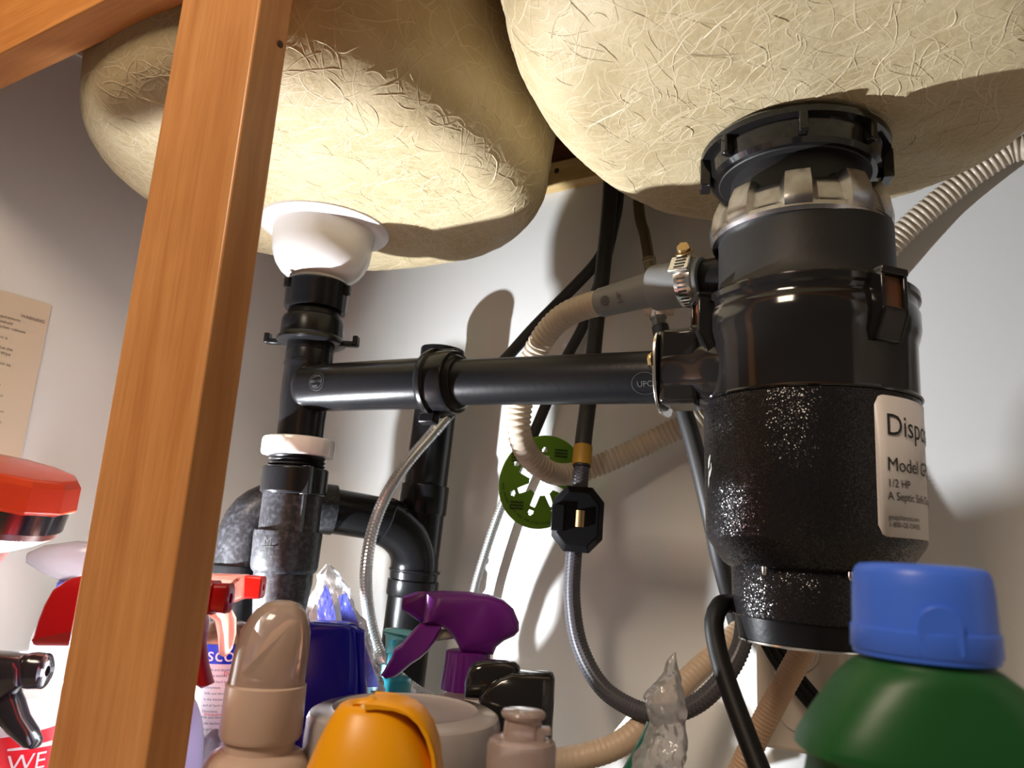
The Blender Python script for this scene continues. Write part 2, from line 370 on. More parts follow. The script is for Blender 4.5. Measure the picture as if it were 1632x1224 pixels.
for q in range(2):
    rr = .0085 + q * -.0022; pts = [(rr * math.cos(2 * PI * i / 40), rr * math.sin(2 * PI * i / 40)) for i in range(40)]
    pin = [((rr - .0003) * math.cos(2 * PI * i / 40), (rr - .0003) * math.sin(2 * PI * i / 40)) for i in range(40)]
    f0 = arm_fn(-.477, PZ, .02245)
    stm.add([f0(*p) for p in pts] + [f0(*p) for p in pin], [(i, (i + 1) % 40, 40 + (i + 1) % 40, 40 + i) for i in range(40)])
text('ABS 1 1/2', .0034, lambda x, y: arm_fn(-.4848, PZ, .02245)(x, y - .001), stm)
text('PIPE', .0034, lambda x, y: arm_fn(-.4815, PZ, .02245)(x, y - .0055), stm)
text('DWV', .0034, lambda x, y: arm_fn(-.4815, PZ, .02245)(x, y + .004), stm)
obj('moulded_stamp', stm, M_stamp, dr)
# slip nut where the arm meets the horizontal tube
nx = -.357
nn = obj('arm_nut', MB().lathe((nx, TY, PZ - .002), [(.022, -.014), (.0275, -.0135), (.0290, -.012), (.0300, -.0095), (.0300, -.006), (.0275, -.0045), (.0272, .010), (.0262, .0125), (.0235, .0135), (.0215, .0165), (.0200, .0175)], 64, (1, 0, 0)), M_abs, dr)
for a in (2.05, -1.35):
    q = V((nx - .008, TY - .0325 * math.cos(a), PZ - .002 + .0325 * math.sin(a)))
    obj('wing', MB().box(q, (.016, .009, .009), M=Matrix.Rotation(-a + PI / 2, 3, 'X')), M_abs, nn, bevel=.0014)
wh = obj('white_slip_nut', MB().lathe(AX, [(.0222, .0868), (.0255, .0872), (.0300, .0868), (.0328, .0855), (.0336, .083), (.0334, .072), (.0325, .0702), (.026, .0700)], 72, shape=lambda a: 1 + .012 * (1 if math.sin(a * 9) > .75 else 0)), M_white, dr)
obj('threaded_neck', MB().lathe(AX, [(.0255, .071)] + [(.0262 if k % 2 else .0246, .0705 - k * .0018) for k in range(7)] + [(.0275, .0572)], 48), M_abs, dr)
obj('union_hub', MB().lathe(AX, [(.0285, .0590), (.0300, .0580), (.0300, .0360), (.0285, .0345), (.0265, .0340)], 48, shape=lambda a: 1).box((TX + .0265, TY - .012, .047), (.010, .006, .026), .2), M_abs, dr, bevel=.0008)
obj('trap_inlet', MB().lathe(AX, [(.0268, .0355), (.0270, .033), (.0270, .002), (.0275, .0005), (.0275, -.004)], 48).box((TX + .024, TY - .012, .016), (.006, .005, .036), .2), M_absw, dr)
hb = obj('trap_hub', MB().lathe(AX, [(.0275, .0015), (.0302, .0010), (.0306, -.001), (.0298, -.030), (.0288, -.0335), (.0262, -.036), (.0262, -.045), (.0240, -.060), (.0215, -.085)], 56), M_absw, dr)
lt = MB()
def cyl_fn(cx, cy, r, a0, z0):
    return lambda x, y: V((cx + r * math.cos(a0 + x / r), cy + r * math.sin(a0 + x / r), z0 + y))
a0 = math.radians(-78)
text('MADE IN USA', .0042, cyl_fn(TX, TY, .0303, a0 - .32, -.0180), lt); text('ABS 1 1/2', .0042, cyl_fn(TX, TY, .0301, a0 - .2, -.0240), lt)
text('M', .0115, cyl_fn(TX, TY, .0305, a0 - .15, -.0125), lt)
lt.box((TX + .0303 * math.cos(a0 + .02), TY + .0303 * math.sin(a0 + .02), -.0130), (.012, .0006, .0006), a0 + PI / 2)
obj('moulded_lettering', lt, M_ink, hb)
# U bend and return to the wall
E2 = V((-.606, .532, 0))
U = MB().tube([(TX, TY, -.07), (TX - .004, TY + .002, -.105), (-.538, .512, -.128), (-.562, .52, -.138), (-.586, .527, -.128), (-.602, .531, -.105), (-.606, .532, -.06), (-.606, .532, -.04)], .0228, 28)
obj('trap_bend', U, M_abs, dr)
obj('return_nut', MB().lathe(E2, [(.0235, -.0345), (.0300, -.0350), (.0305, -.037), (.0300, -.062), (.0285, -.064), (.022, -.064)][::-1], 48, shape=lambda a: 1 + .02 * (1 if math.sin(a * 7) > .7 else 0)), M_abs, dr)
el = MB().tube([(-.606, .532, -.045), (-.606, .532, -.02), (-.606, .532, -.002), (-.602, .538, .014), (-.592, .552, .024), (-.575, .573, .027), (-.555, .600, .026)], .0262, 30)
obj('return_elbow', el, M_absw, dr)
am = MB().tube([(-.565, .587, .0262), (-.532, .638, .021), (-.515, .662, .017)], .0236, 30)
obj('trap_arm', am, M_abs, dr)

# ------------------------------------------------------------------ standpipe
sp = thing('vent_standpipe', 'short black vertical vent pipe with wye fitting by the back wall', 'drain pipe', (-.503, .69, ZF))
def sx(z): return -.4955 - (0.215 - z) * .055
A_ = V((-1, 0, 0))
lean = V((.055, 0, 1)).normalized()
def slt(prof, z0): return MB().lathe((sx(z0), .69, z0), prof, 40, lean)
obj('vent_pipe', slt([(.0243, 0), (.0243, .213 - .05), (.0238, .2145 - .05)], .055), M_abs, sp)
obj('vent_cap', slt([(.0243, 0), (.0252, .001), (.0256, .0095), (.0248, .0115), (.0215, .0125), (.0213, .0105)], .2095), M_absm, sp)
obj('coupling', slt([(.0245, .033), (.0268, .0325), (.0272, .031), (.0272, .002), (.0262, 0), (.0243, 0)][::-1], .029), M_abs, sp)
obj('wye_body', slt([(.0250, 0), (.0252, .080), (.0252, .085)], -.052), M_abs, sp)
obj('wye_branch', MB().tube([(-.525, .647, .0185), (-.518, .660, .013), (-.511, .676, 0), (-.509, .687, -.018), (-.510, .69, -.04)], .0266, 30), M_abs, sp)
obj('lower_nut', slt([(.0250, 0), (.0275, .001), (.0285, .003), (.0285, .018), (.0262, .0195), (.0262, .026), (.0285, .0275), (.0285, .030), (.025, .031)], -.062), M_abs, sp)
obj('lower_pipe', slt([(.0262, 0), (.0262, .245)], -.2995), M_absm, sp)
# ------------------------------------------------------------------ discharge tube
dt = thing('discharge_tube', 'long straight black tube running level from the tee nut to the disposal outlet', 'drain pipe', (-.26, TY, .10))
dmb = MB().lathe((-.352, TY, PZ - .002), [(.0193, 0), (.0193, .187)], 44, V((.186, .0, -.0065)))
obj('tube', dmb, M_absm, dt)
sm = MB()
def dfn(cx, r=.0195, a1=.1):
    def fn(x, y):
        a = y / r + a1; return V((cx + x, TY - r * math.cos(a), PZ - .0085 + r * math.sin(a) + (-.0065 * 0)))
    return fn
f0 = dfn(-.1735, a1=-.45)
pts = [(.0095 * math.cos(2 * PI * i / 40), .0085 * math.sin(2 * PI * i / 40)) for i in range(40)]; pin = [(p[0] * .965, p[1] * .965) for p in pts]
sm.add([f0(*p) for p in pts] + [f0(*p) for p in pin], [(i, (i + 1) % 40, 40 + (i + 1) % 40, 40 + i) for i in range(40)])
text('UPC', .006, lambda x, y: f0(x - .0055, y - .002), sm)
obj('moulded_stamp', sm, M_stamp, dt)

# ------------------------------------------------------------------ disposal
DX, DY = -.072, .53
D0 = V((DX, DY, 0))
dp = thing('garbage_disposal', 'tall black garbage disposal hanging under the right basin with white rating label', 'garbage disposal', (DX, DY, -.052))
DF = D0 + V((-.0058, 0, -.0035))
fl = obj('mounting_flange', MB().lathe(DF, [(.047, .3005), (.0640, .3000), (.0660, .2975), (.0655, .2935), (.0600, .2925), (.0590, .2790), (.0560, .2760), (.0500, .2755), (.0485, .2800), (.0450, .2805)], 72), M_gloss, dp)
for a in (198, 235, 285, 330, 15, 60, 110, 155):
    a = math.radians(a); big = a in (math.radians(198), math.radians(15))
    h = .022 if big else .015
    obj('tab', MB().box((DF.x + .0625 * math.cos(a), DF.y + .0625 * math.sin(a), .2910 - h / 2), (.007 if not big else .008, .006 if not big else .016, h), a), M_gloss, fl, bevel=.0012)
obj('bead', MB().lathe(DF, [(.050, .2790), (.0530, .2785), (.0535, .2765), (.0520, .2750), (.049, .2755)], 64), M_rubber, fl)
obj('rubber_neck', MB().lathe(D0 + V((-.0045, 0, 0)), [(.0455, .292), (.0450, .272), (.0460, .262), (.0470, .250)], 56), M_rubber, dp)
def scal(z_t, r0):
    return None
rg = MB(); N = 180; rings = []
def blk(a):  # raised blocks round the lock ring
    u = (a / (2 * PI) * 9) % 1; return 1 if .10 < u < .56 else (.4 if .56 <= u < .60 or .06 < u <= .10 else 0)
for (r, z, k1, kz) in ((.0465, .2640, 0, 0), (.0500, .2640, .0015, 0), (.0530, .2615, .0030, .0012), (.0556, .2500, .0048, 0), (.0578, .2400, .0042, 0), (.0585, .2370, .0030, -.003), (.0605, .2345, .0005, -.002), (.0612, .2310, 0, 0), (.0600, .2280, 0, 0), (.056, .2280, 0, 0)):
    rings.append([V((DX + (r + k1 * blk(2 * PI * i / N)) * math.cos(2 * PI * i / N - .27) - .0030, DY + (r + k1 * blk(2 * PI * i / N)) * math.sin(2 * PI * i / N - .27), z - .0055 - (1.4 if z > .25 else 0) * .004 + (kz + (.005 if z > .26 else .001 if z > .24 else 0)) * blk(2 * PI * i / N) + .004 * (z - .228) / .036 * math.sin(2 * PI * i / N))) for i in range(N)])
rg.rings(rings); obj('lock_ring', rg, M_zinc, dp, ang=28)
obj('neck_housing', MB().lathe(D0, [(.0555, .230), (.0582, .228), (.0586, .224), (.0586, .1950), (.0590, .1900), (.0600, .1850), (.0625, .1800), (.0655, .1765), (.0665, .174)], 72), M_rubber, dp)
bd = obj('upper_housing', MB().lathe(D0, [(.0640, .1775), (.0705, .1770), (.0718, .1755), (.0718, .1715), (.0700, .1700), (.0696, .1670), (.0702, .1640), (.0712, .1620), (.0712, .1510), (.0700, .1460), (.0685, .1410), (.0682, .1060), (.067, .1050)], 96), M_gloss, dp)
for a in (212, 318, 262, 20, 80, 140):
    big = a in (212, 318, 80); a = math.radians(a)
    c_ = V((math.cos(a), math.sin(a), 0)); s_ = V((-math.sin(a), math.cos(a), 0)); wd = .017 if big else .009; mb = MB()
    if not big: continue
    outer = [(.0795 if big else .075, .192), (.0795 if big else .075, .166), (.0700, .152)]
    # bracket: two cheeks and a sloping floor around a recess, warm reflection painted brown
    for sg in (-1, 1):
        q = [D0 + c_ * r + s_ * sg * wd / 2 + V((0, 0, z)) for r, z in ((.066, 0.1770), (.0785, 0.1770), (.0785, 0.1495), (.0715, 0.1335), (.066, 0.1335))]
        mb.slab(q, s_, .003)
    mb.slab([D0 + c_ * r + V((0, 0, z)) for r, z in ((.066, 0.1780), (.0795, 0.1780), (.0795, 0.1735), (.066, 0.1735))], s_, wd + .003)
    mb.slab([D0 + c_ * r + V((0, 0, z)) for r, z in ((.066, 0.1335), (.0715, 0.1335), (.0785, 0.1495), (.0785, 0.1530), (.069, 0.1385))], s_, wd + .003)
    br = obj('bracket', mb, M_gloss, dp, bevel=.0006)
    mb = MB().slab([D0 + c_ * r + V((0, 0, z)) for r, z in ((.0700, 0.1730), (.0758, 0.1730), (.0758, 0.1520), (.0710, 0.1395))], s_, wd - .003)
    obj('bracket_web', mb, M_reflection, br)
obj('joint_seam', MB().lathe(D0, [(.067, .1065), (.0696, .1062), (.0700, .1050), (.0692, .1040), (.067, .1040)], 96), M_gloss, dp)
can = obj('motor_can', MB().lathe(D0, [(.0670, .1045), (.0686, .1035), (.0688, .1000), (.0682, .060), (.0672, .0150), (.0660, .0125), (.0560, -.0020), (.0520, -.0045), (.0500, -.0050), (.0506, -.0070), (.0502, -.0340), (.049, -.0350)], 120), M_spark, dp)
obj('base_cap', MB().lathe(D0, [(.0470, -.0340), (.0482, -.0350), (.0462, -.0485), (.0452, -.0490), (.043, -.0490)], 80), M_absm, dp)
obj('base_rim', MB().lathe(D0, [(.0445, -.0488), (.0462, -.0490), (.0464, -.0500), (.0455, -.0505), (.030, -.0505)], 80), M_steel, dp)
obj('reset_button', MB().lathe((DX, DY, -.0505), [(.006, 0), (.006, -.002), (.005, -.0025)], 20), mat('red_button', (.4, .02, .02, 1), .4), dp)
for a in (-112, -60, 30, 120): obj('screw', MB().lathe((DX + .0545 * math.cos(math.radians(a)), DY + .0545 * math.sin(math.radians(a)), -.0035), [(.0015, 0), (.0015, -.004), (.001, -.005)], 10), M_steel, dp)
# rating label wrapped on the can
RL = .0690
def surf(r0): return lambda x, y: None
def canpt(a, z, e=0):
    r = .0682 + (.0688 - .0682) * (z - .06) / .04 if z > .06 else .0672 + (.0682 - .0672) * (z - .015) / .045
    return V((DX + (r + e) * math.cos(a), DY + (r + e) * math.sin(a), z))
def az_of(px, py):  # angle round the can seen at a pixel
    d = ray(px, py); d2 = V((d.x, d.y)); c = V((DX, DY)); A = d2.dot(d2); B = -2 * d2.dot(c); Cc = c.dot(c) - .0682 ** 2
    disc = B * B - 4 * A * Cc
    t = (-B - math.sqrt(max(0, disc))) / (2 * A); p = d2 * t - c
    return math.atan2(p.y, p.x), d.z * t
aL, zT = az_of(1394, 640); aL2, zB = az_of(1398, 838)
_, zT = az_of(1410, 630); _, zB = az_of(1410, 855)
aL = (aL + aL2) / 2; aR = aL + 1.55; lw = aR - aL; rc = .0065
mb = MB(); na = 40
cols = []
for i in range(na + 1):
    a = aL + lw * i / na; s = min(lw * i / na, lw - lw * i / na) * RL
    cut = rc - math.sqrt(max(0, rc * rc - (rc - s) ** 2)) if s < rc else 0
    cols.append([canpt(a, zT - cut, .0004), canpt(a, zB + cut, .0004)])
vs = [p for c in cols for p in c]; mb.add(vs, [(2 * i, 2 * i + 1, 2 * i + 3, 2 * i + 2) for i in range(na)])
lab = obj('rating_label', mb, mat('silver_label', (.62, .58, .56, 1), .38, spec=.5), dp, solid=.0002)
tx = MB(); H = zT - zB
def lf(x0, zf): return lambda x, y: canpt(aL + (x0 + x) / RL, zT - H * zf + y, .0008)
text('Disposall', .0185, lf(.0068, .285), tx); text('Model GFC525N', .0115, lf(.0068, .540), tx); text('1/2 HP', .0068, lf(.0068, .655), tx)
text('A Septic Safe Disposer', .0068, lf(.0068, .745), tx); text('geappliances.com', .0040, lf(.0068, .880), tx); text('1-800-GE-CARES', .0040, lf(.0068, .932), tx)
obj('label_print', tx, M_ink, lab)
# scuff of pale paint on the left of the can, white sticker edge
a1, z1 = az_of(1131, 750)
mb = MB()
for (da, dz, l, w_, r_) in ((0, .006, .010, .003, .4), (.03, -.001, .008, .0022, .6), (-.02, -.005, .012, .0012, .2), (.05, .003, .004, .0015, .1)):
    pts = []
    for i in range(10):
        t = 2 * PI * i / 10; u, v = l / 2 * math.cos(t), w_ / 2 * math.sin(t) * (1 + .3 * math.sin(3 * t)); x = u * math.sin(r_) + v * math.cos(r_); y = u * math.cos(r_) - v * math.sin(r_)
        pts.append(canpt(a1 + da + x / RL, z1 + dz + y, .0003))
    mb.add(pts, [tuple(range(10))])
obj('paint_scuff', mb, mat('pale_scuff', (.45, .46, .44, 1), .7), can)
# outlet housing at the left
oz = PZ - .0085
oh = obj('outlet_housing', MB().lathe((-.128, TY + .003, oz), [(.026, .012), (.026, -.006), (.0225, -.012), (.0215, -.034)], 44, (1, .04, 0)), M_gloss, dp)
mb = MB().box((-.150, TY, oz + .004), (.028, .034, .054)).box((-.1355, TY - .004, oz + .027), (.016, .026, .012))
obj('outlet_block', mb, M_gloss, dp, bevel=.004, seg=3)
pl = MB(); pp = []
for i in range(36):
    t = 2 * PI * i / 36; c, s = math.cos(t), math.sin(t)
    pp.append((-.1655, TY + .0215 * math.copysign(abs(c) ** .7, c) - .004 * s, oz + .0015 + .0300 * math.copysign(abs(s) ** .8, s)))
pl.slab(pp, (1, 0, 0), .0022); op = obj('outlet_plate', pl, M_steel, dp, bevel=.0004)
pb = MB().lathe((-.1668, TY - .019, oz + .0080), [(.0045, 0), (.0045, .003), (.002, .0032), (.002, .0036)], 6, (-1, 0, 0)).lathe((-.1668, TY - .019, oz + .0080), [(.0058, 0), (.0058, .001)], 20, (-1, 0, 0))
obj('bolt', pb, M_brass, op)
# dishwasher inlet
cz = at(1112, 447, TY + .022).z
I0 = at(1135, 445, .53); I1 = at(1042, 460, .538); I2 = at(957, 483, .552)
obj('dishwasher_inlet', MB().lathe(D0 + V((-.045, 0, I0.z)), [(.0165, 0), (.0165, .030), (.0155, .032)], 32, (I1 - I0)), M_absm, dp)
# ------------------------------------------------------------------ grey rubber connector with clamp
cn = thing('rubber_connector', 'grey tapered rubber connector marked 5/8 between disposal inlet and drain hose', 'hose connector', I1)
d1 = (I1 - I0).normalized(); d2 = (I2 - I1).normalized()
c0 = I0 + d1 * .006; L1 = (I1 - c0).length
obj('wide_cuff', MB().lathe(c0, [(.0175, 0), (.0182, .001), (.0182, L1 - .002), (.0172, L1), (.0135, L1 + .0005)], 44, d1), M_slate, cn)
L2 = (I2 - I1).length
nc = obj('narrow_sleeve', MB().lathe(I1 - d2 * .002, [(.0145, 0), (.0140, .004), (.0125, L2 - .004), (.0125, L2), (.0118, L2 + .002), (.0105, L2 + .002)], 44, d2), M_slate, cn)
mb = MB()
Q2 = frame(d2)
vr = V((RT)).normalized()
def sleeve(x, y, a1=0.0):
    # x runs towards the disposal (against d2), y round the sleeve, on the side facing the camera
    s = L2 - .005 - x; r = .0140 - (.0015) * s / L2 + .0005
    c = I1 + d2 * s; to = (-c).normalized(); n1 = (to - d2 * to.dot(d2)).normalized(); n2 = n1.cross(d2)
    if n2.z < 0: n2 = -n2
    a = y / r; return c + n1 * r * math.cos(a) + n2 * r * math.sin(a)
for i in range(9):
    t = 2 * PI * i / 9; tb = t + .5
    mb.add([sleeve(.009 + q * math.cos(u), .001 + q * math.sin(u)) for q, u in ((.0045, t), (.0045, tb), (.0030, tb), (.0030, t))], [(0, 1, 2, 3)])
for i in range(6):
    t = 2 * PI * i / 6; mb.add([sleeve(.009 + q * math.cos(u), .001 + q * math.sin(u)) for q, u in ((.0022, t), (.0022, t + .7), (.0006, t + .7), (.0006, t))], [(0, 1, 2, 3)])
text('5/8"', .0065, lambda x, y: sleeve(.026 - y, x - .005), mb)
obj('moulded_mark', mb, mat('dark_relief', (.07, .07, .075, 1), .6), nc)
cl = thing('hose_clamp', 'slotted steel worm-drive hose clamp with hex screw around the wide grey cuff', 'hose clamp', c0 + d1 * .0105)
cc = c0 + d1 * .0105
obj('band', MB().lathe(cc, [(.0184, -.0065), (.0190, -.0065), (.0192, -.006), (.0192, .006), (.0190, .0065), (.0184, .0065)], 56, d1), M_steel, cl)
to = (-cc).normalized(); n1 = (to - d1 * to.dot(d1)).normalized(); n2 = n1.cross(d1); n2 = n2 if n2.z > 0 else -n2
slots = MB()
for i in range(13):
    a = -1.3 + i * .17
    if .38 < a: continue
    c = cc + n1 * .0193 * math.cos(a) + n2 * .0193 * math.sin(a); tt = -n1 * math.sin(a) + n2 * math.cos(a); nr = n1 * math.cos(a) + n2 * math.sin(a)
    slots.box(c, (.0068, .0014, .0003), M=Matrix((d1, tt, nr)).transposed())
obj('band_slots', slots, M_ink, cl)
a = .82; nr = n1 * math.cos(a) + n2 * math.sin(a); tt = -n1 * math.sin(a) + n2 * math.cos(a); Mh = Matrix((d1, tt, nr)).transposed()
hs = obj('housing', MB().box(cc + nr * .0210 - d1 * -.001, (.0165, .0145, .0035), M=Mh), M_steel, cl, bevel=.001)
sl = MB()
for i in range(4): sl.box(cc + nr * .0229 + tt * (-.0048 + i * .0032), (.0085, .0011, .0006), M=Mh)
obj('housing_slots', sl, M_ink, hs)
a = 1.32; nr = n1 * math.cos(a) + n2 * math.sin(a); tt = -n1 * math.sin(a) + n2 * math.cos(a)
scp = cc + nr * .0250
obj('hex_screw', MB().lathe(scp, [(.0052, 0), (.0052, .005), (.0046, .0056)], 6, (-tt * .5 - d1 * .3 + nr * .8)).lathe(scp - nr * .002, [(.0070, 0), (.0070, .0015)], 24, nr), M_brass, cl, bevel=.0004)

# ------------------------------------------------------------------ hoses
def P(*a): return [at(*q) for q in a]
def hose(name, label, pts, r, m, cat='hose', corr=None, n=16, step=.004, braided=None):
    mb = MB()
    if corr:
        per, amp, lim = corr
        def rf(L, t): return r + amp * (.5 + .5 * math.cos(2 * PI * L / per)) ** .6 * (1 if t < lim else .45)
        mb.tube(pts, r, 22, rf=rf, step=per / 7)
    elif braided:
        n = 24; Pp = smooth(pts, .0014); nr = None; rs = []
        for i, p in enumerate(Pp):
            t = (Pp[min(i + 1, len(Pp) - 1)] - Pp[max(i - 1, 0)]).normalized()
            if nr is None: nr = t.orthogonal().normalized()
            nr = (nr - t * nr.dot(t)).normalized(); b = t.cross(nr)
            rs.append([p + (nr * math.cos(2 * PI * k / n) + b * math.sin(2 * PI * k / n)) * (r + braided * (1 if ((k // 2) + i) % 2 else 0)) for k in range(n)])
        mb.rings(rs)
    else: mb.tube(pts, r, n, step=step)
    o = obj(name, mb, m, ang=80, origin=pts[0])
    return tag(o, label, cat) if cat else o
top = lambda px, Y, z=.49: V((at(px, 320, Y).x, Y, z))
def drop(pts):
    a, b = pts[-2], pts[-1]; d = (b - a).normalized(); n = int((b.z - ZF - .006) / -d.z / .03)
    for i in range(n): pts.append(pts[-1] + d * .03)
    e = pts[-1]; pts.append(e + d * ((e.z - ZF - .008) / -d.z)); return pts
# faucet pull-down hose
fpts = [top(975, .70)] + P((972, 312, .70), (962, 420, .695), (950, 520, .69), (940, 620, .672), (930, 700, .655), (927, 745, .648))
f2 = P((927, 745, .648), (924, 780, .645), (921, 830, .645), (914, 890, .645), (912, 960, .643), (924, 1030, .64), (958, 1093, .63), (1008, 1128, .62), (1060, 1138, .615), (1112, 1120, .615), (1155, 1078, .62), (1181, 1030, .63), (1187, 980, .645), (1184, 900, .66), (1190, 780, .675), (1200, 620, .69), (1215, 400, .70)) + [top(1230, .70)]
fh = thing('faucet_hose', 'thick black and grey braided faucet hose looping low beneath the disposal', 'hose', fpts[0])
obj('black_sleeve', MB().tube(fpts, .0083, 18), M_dkhose, fh)
def bmesh_hose(pts, r, amp, n=24):
    Pp = smooth(pts, .0016); nr = None; rs = []
    for i, p in enumerate(Pp):
        t = (Pp[min(i + 1, len(Pp) - 1)] - Pp[max(i - 1, 0)]).normalized()
        if nr is None: nr = t.orthogonal().normalized()
        nr = (nr - t * nr.dot(t)).normalized(); b = t.cross(nr)
        rs.append([p + (nr * math.cos(2 * PI * k / n) + b * math.sin(2 * PI * k / n)) * (r + amp * (1 if ((k // 2) + i) % 2 else 0)) for k in range(n)])
    return MB().rings(rs)
obj('braided_length', bmesh_hose(f2, .0069, .0009), M_braidg, fh, ang=12)
obj('yellow_tape', MB().tube(P((929.2, 712, .6535), (928, 727, .6508), (927, 742, .6482)), .0092, 24, step=.002), M_tape, fh)
# weight
wc = at(921, 828, .645); wt = thing('hose_weight', 'faceted black clamp-on weight around the faucet hose', 'hose weight', wc)
wz = (at(924, 780, .645) - wc).normalized(); FWD = (wc.normalized() - wz * wz.dot(wc.normalized())).normalized(); WX = FWD.cross(wz); WX = WX if WX.dot(RT) > 0 else -WX
hw, hh, dd = .0235, .0300, .017
def octa(hw, hh, e): return [(-hw, -hh + e), (-hw + e * .9, -hh), (hw - e * .9, -hh), (hw, -hh + e), (hw, hh - e), (hw - e * .9, hh), (-hw + e * .9, hh), (-hw, hh - e)]
mb = MB(); rs = []
for sc2, d in ((.80, -dd), (1, -dd * .62), (1, dd * .62), (.80, dd)): rs.append([wc + WX * x * sc2 + wz * y * sc2 + FWD * d for x, y in octa(hw, hh, .013)])
mb.rings(rs); wb = obj('weight_body', mb, M_absm, wt, bevel=.0008)
obj('weight_hinge', MB().box(wc - WX * .0185 - FWD * .0135, (.012, .012, .024), M=Matrix((WX, FWD, wz)).transposed()), M_abs, wt, bevel=.001)
obj('brass_window', MB().lathe(wc + WX * .0020 - FWD * .0150 - wz * .0070, [(.0047, 0), (.0047, .0150)], 20, wz), M_brass, wt)
# supply lines
pB = [top(990, .727)] + P((986, 312, .727), (978, 360, .728), (958, 440, .729), (931, 516, .729), (900, 575, .728), (868, 650, .724), (845, 705, .718))
pB2 = P((845, 705, .718), (822, 755, .718), (800, 805, .718), (777, 870, .718), (755, 945, .718), (740, 1030, .718), (732, 1130, .716))
sB = thing('supply_line', 'thin supply line falling behind the drain hose to the purple sprayer', 'hose', pB[0])
obj('black_sleeve', MB().tube(pB, .0062, 14), M_dkhose, sB)
obj('braided_length', bmesh_hose(pB2, .0046, .0005, 16), mat('dull_steel_braid', (.30, .30, .29, 1), .4, metal=.6), sB, ang=12)
pC = [top(978, .713)] + P((974, 330, .713), (966, 385, .713), (949, 420, .712), (900, 472, .708), (850, 523, .70), (801, 577, .69), (750, 625, .665), (712, 664, .645))
pC2 = P((712, 664, .645), (690, 690, .63), (640, 750, .60), (602, 820, .578), (584, 900, .575), (588, 980, .595), (608, 1045, .613), (645, 1088, .613), (690, 1118, .615), (740, 1150, .62))
sC = thing('supply_line', 'shiny silver braided supply line curving down past the black standpipe', 'hose', pC[0])
obj('black_sleeve', MB().tube(pC, .0066, 14), M_dkhose, sC)
obj('braided_length', bmesh_hose(pC2, .0053, .0010, 20), M_braids, sC, ang=12)
q1 = at(716, 659, .647); q2 = at(692, 688, .64)
obj('ferrule', MB().lathe(q1, [(.0070, 0), (.0070, (q2 - q1).length), (.006, (q2 - q1).length)], 20, q2 - q1), mat('grey_ferrule', (.1, .1, .1, 1), .35, metal=.5), sC)
# right-hand line with plastic tee
pD = [top(1012, .695)] + P((1018, 325, .695), (1028, 375, .695), (1037, 430, .695))
sD = thing('valve_line', 'bronze tube with pale plastic tee joining a black hose left of the disposal', 'hose', pD[0])
M_bronze = mat('bronze_tube', (.10, .075, .045, 1), .35, metal=.4)
obj('bronze_tube', MB().tube(pD, .0058, 16), M_bronze, sD)
a_, b_ = at(1034, 412, .695), at(1041, 455, .695)
obj('ferrule', MB().lathe(a_, [(.0070, 0), (.0072, .004), (.0064, .005), (.0064, (b_ - a_).length)], 20, b_ - a_), mat('dull_brass', (.3, .26, .17, 1), .4, metal=.7), sD)
a_, b_ = at(1040, 455, .695), at(1050, 505, .695)
tm = MB().lathe(a_, [(.0060, 0), (.0060, .020), (.0085, .021), (.0085, (b_ - a_).length)], 20, b_ - a_); cx_ = a_.lerp(b_, .8)
tm.lathe(cx_ - RT * .014, [(.0055, 0), (.0055, .030)], 16, RT)
obj('plastic_tee', tm, mat('pale_tee', (.60, .48, .38, 1), .4), sD)
a_, b_ = at(1048, 500, .695), at(1052, 525, .695)
obj('nut', MB().lathe(a_, [(.0088, 0), (.0088, .006), (.0072, .007), (.0072, (b_ - a_).length)], 6, b_ - a_), mat('grey_nut', (.25, .24, .22, 1), .35, metal=.8), sD)
pD2 = P((1052, 520, .695), (1060, 560, .693), (1075, 615, .690), (1092, 662, .688), (1110, 725, .688), (1128, 800, .69), (1150, 900, .70), (1180, 1010, .715))
obj('black_hose', MB().tube(pD2, .0085, 16), M_dkhose, sD)
# dishwasher drain hose
hE = [I2 - d2 * .004] + P((935, 488, .556), (905, 500, .562), (880, 520, .569), (857, 553, .578), (840, 598, .587), (830, 645, .594), (828, 690, .60), (842, 725, .622), (868, 748, .648), (893, 756, .672), (930, 750, .695), (1000, 722, .708), (1060, 692, .713), (1100, 672, .715), (1180, 620, .72), (1300, 520, .724), (1400, 412, .726), (1450, 360, .726), (1530, 293, .724), (1600, 245, .720), (1680, 200, .715)) + [V((.16, .70, .492))]
hose('dishwasher_hose', 'corrugated beige drain hose curling from the grey connector through the green card', hE, .0098, M_hose, corr=(.0052, .0017, 1.1))
hF = P((840, 1222, .60), (885, 1214, .60), (930, 1206, .60), (975, 1192, .61), (1010, 1170, .62), (1050, 1130, .64), (1100, 1080, .665), (1148, 1035, .69), (1185, 1000, .71))
hF = [V((hF[0].x - .02, .61, ZF + .01))] + hF
hose('beige_hose', 'smooth beige hose rising from behind the clear pump bottle', hF, .0098, M_beige, corr=(.0045, .0004, 1.1))
hG = P((1330, 940, .61), (1305, 985, .61), (1275, 1045, .61), (1238, 1112, .61), (1203, 1180, .61), (1175, 1240, .61)); hG = drop(hG)
hose('braided_beige_hose', 'tan ribbed hose slanting down under the disposal base', hG, .0086, mat('tan_ribbed', (.42, .27, .17, 1), .45), corr=(.0030, .0005, 1.1))
hH = [V((DX - .050, .555, at(1165, 965, .54).z))] + P((1160, 962, .53), (1147, 966, .512), (1138, 990, .505), (1143, 1032, .50), (1159, 1088, .49), (1184, 1157, .48), (1214, 1235, .47)); hH = drop(hH)
cd = hose('power_cord', 'flat black power cord leaving the left side of the disposal base', hH, .0062, M_cord, cat='power cord')
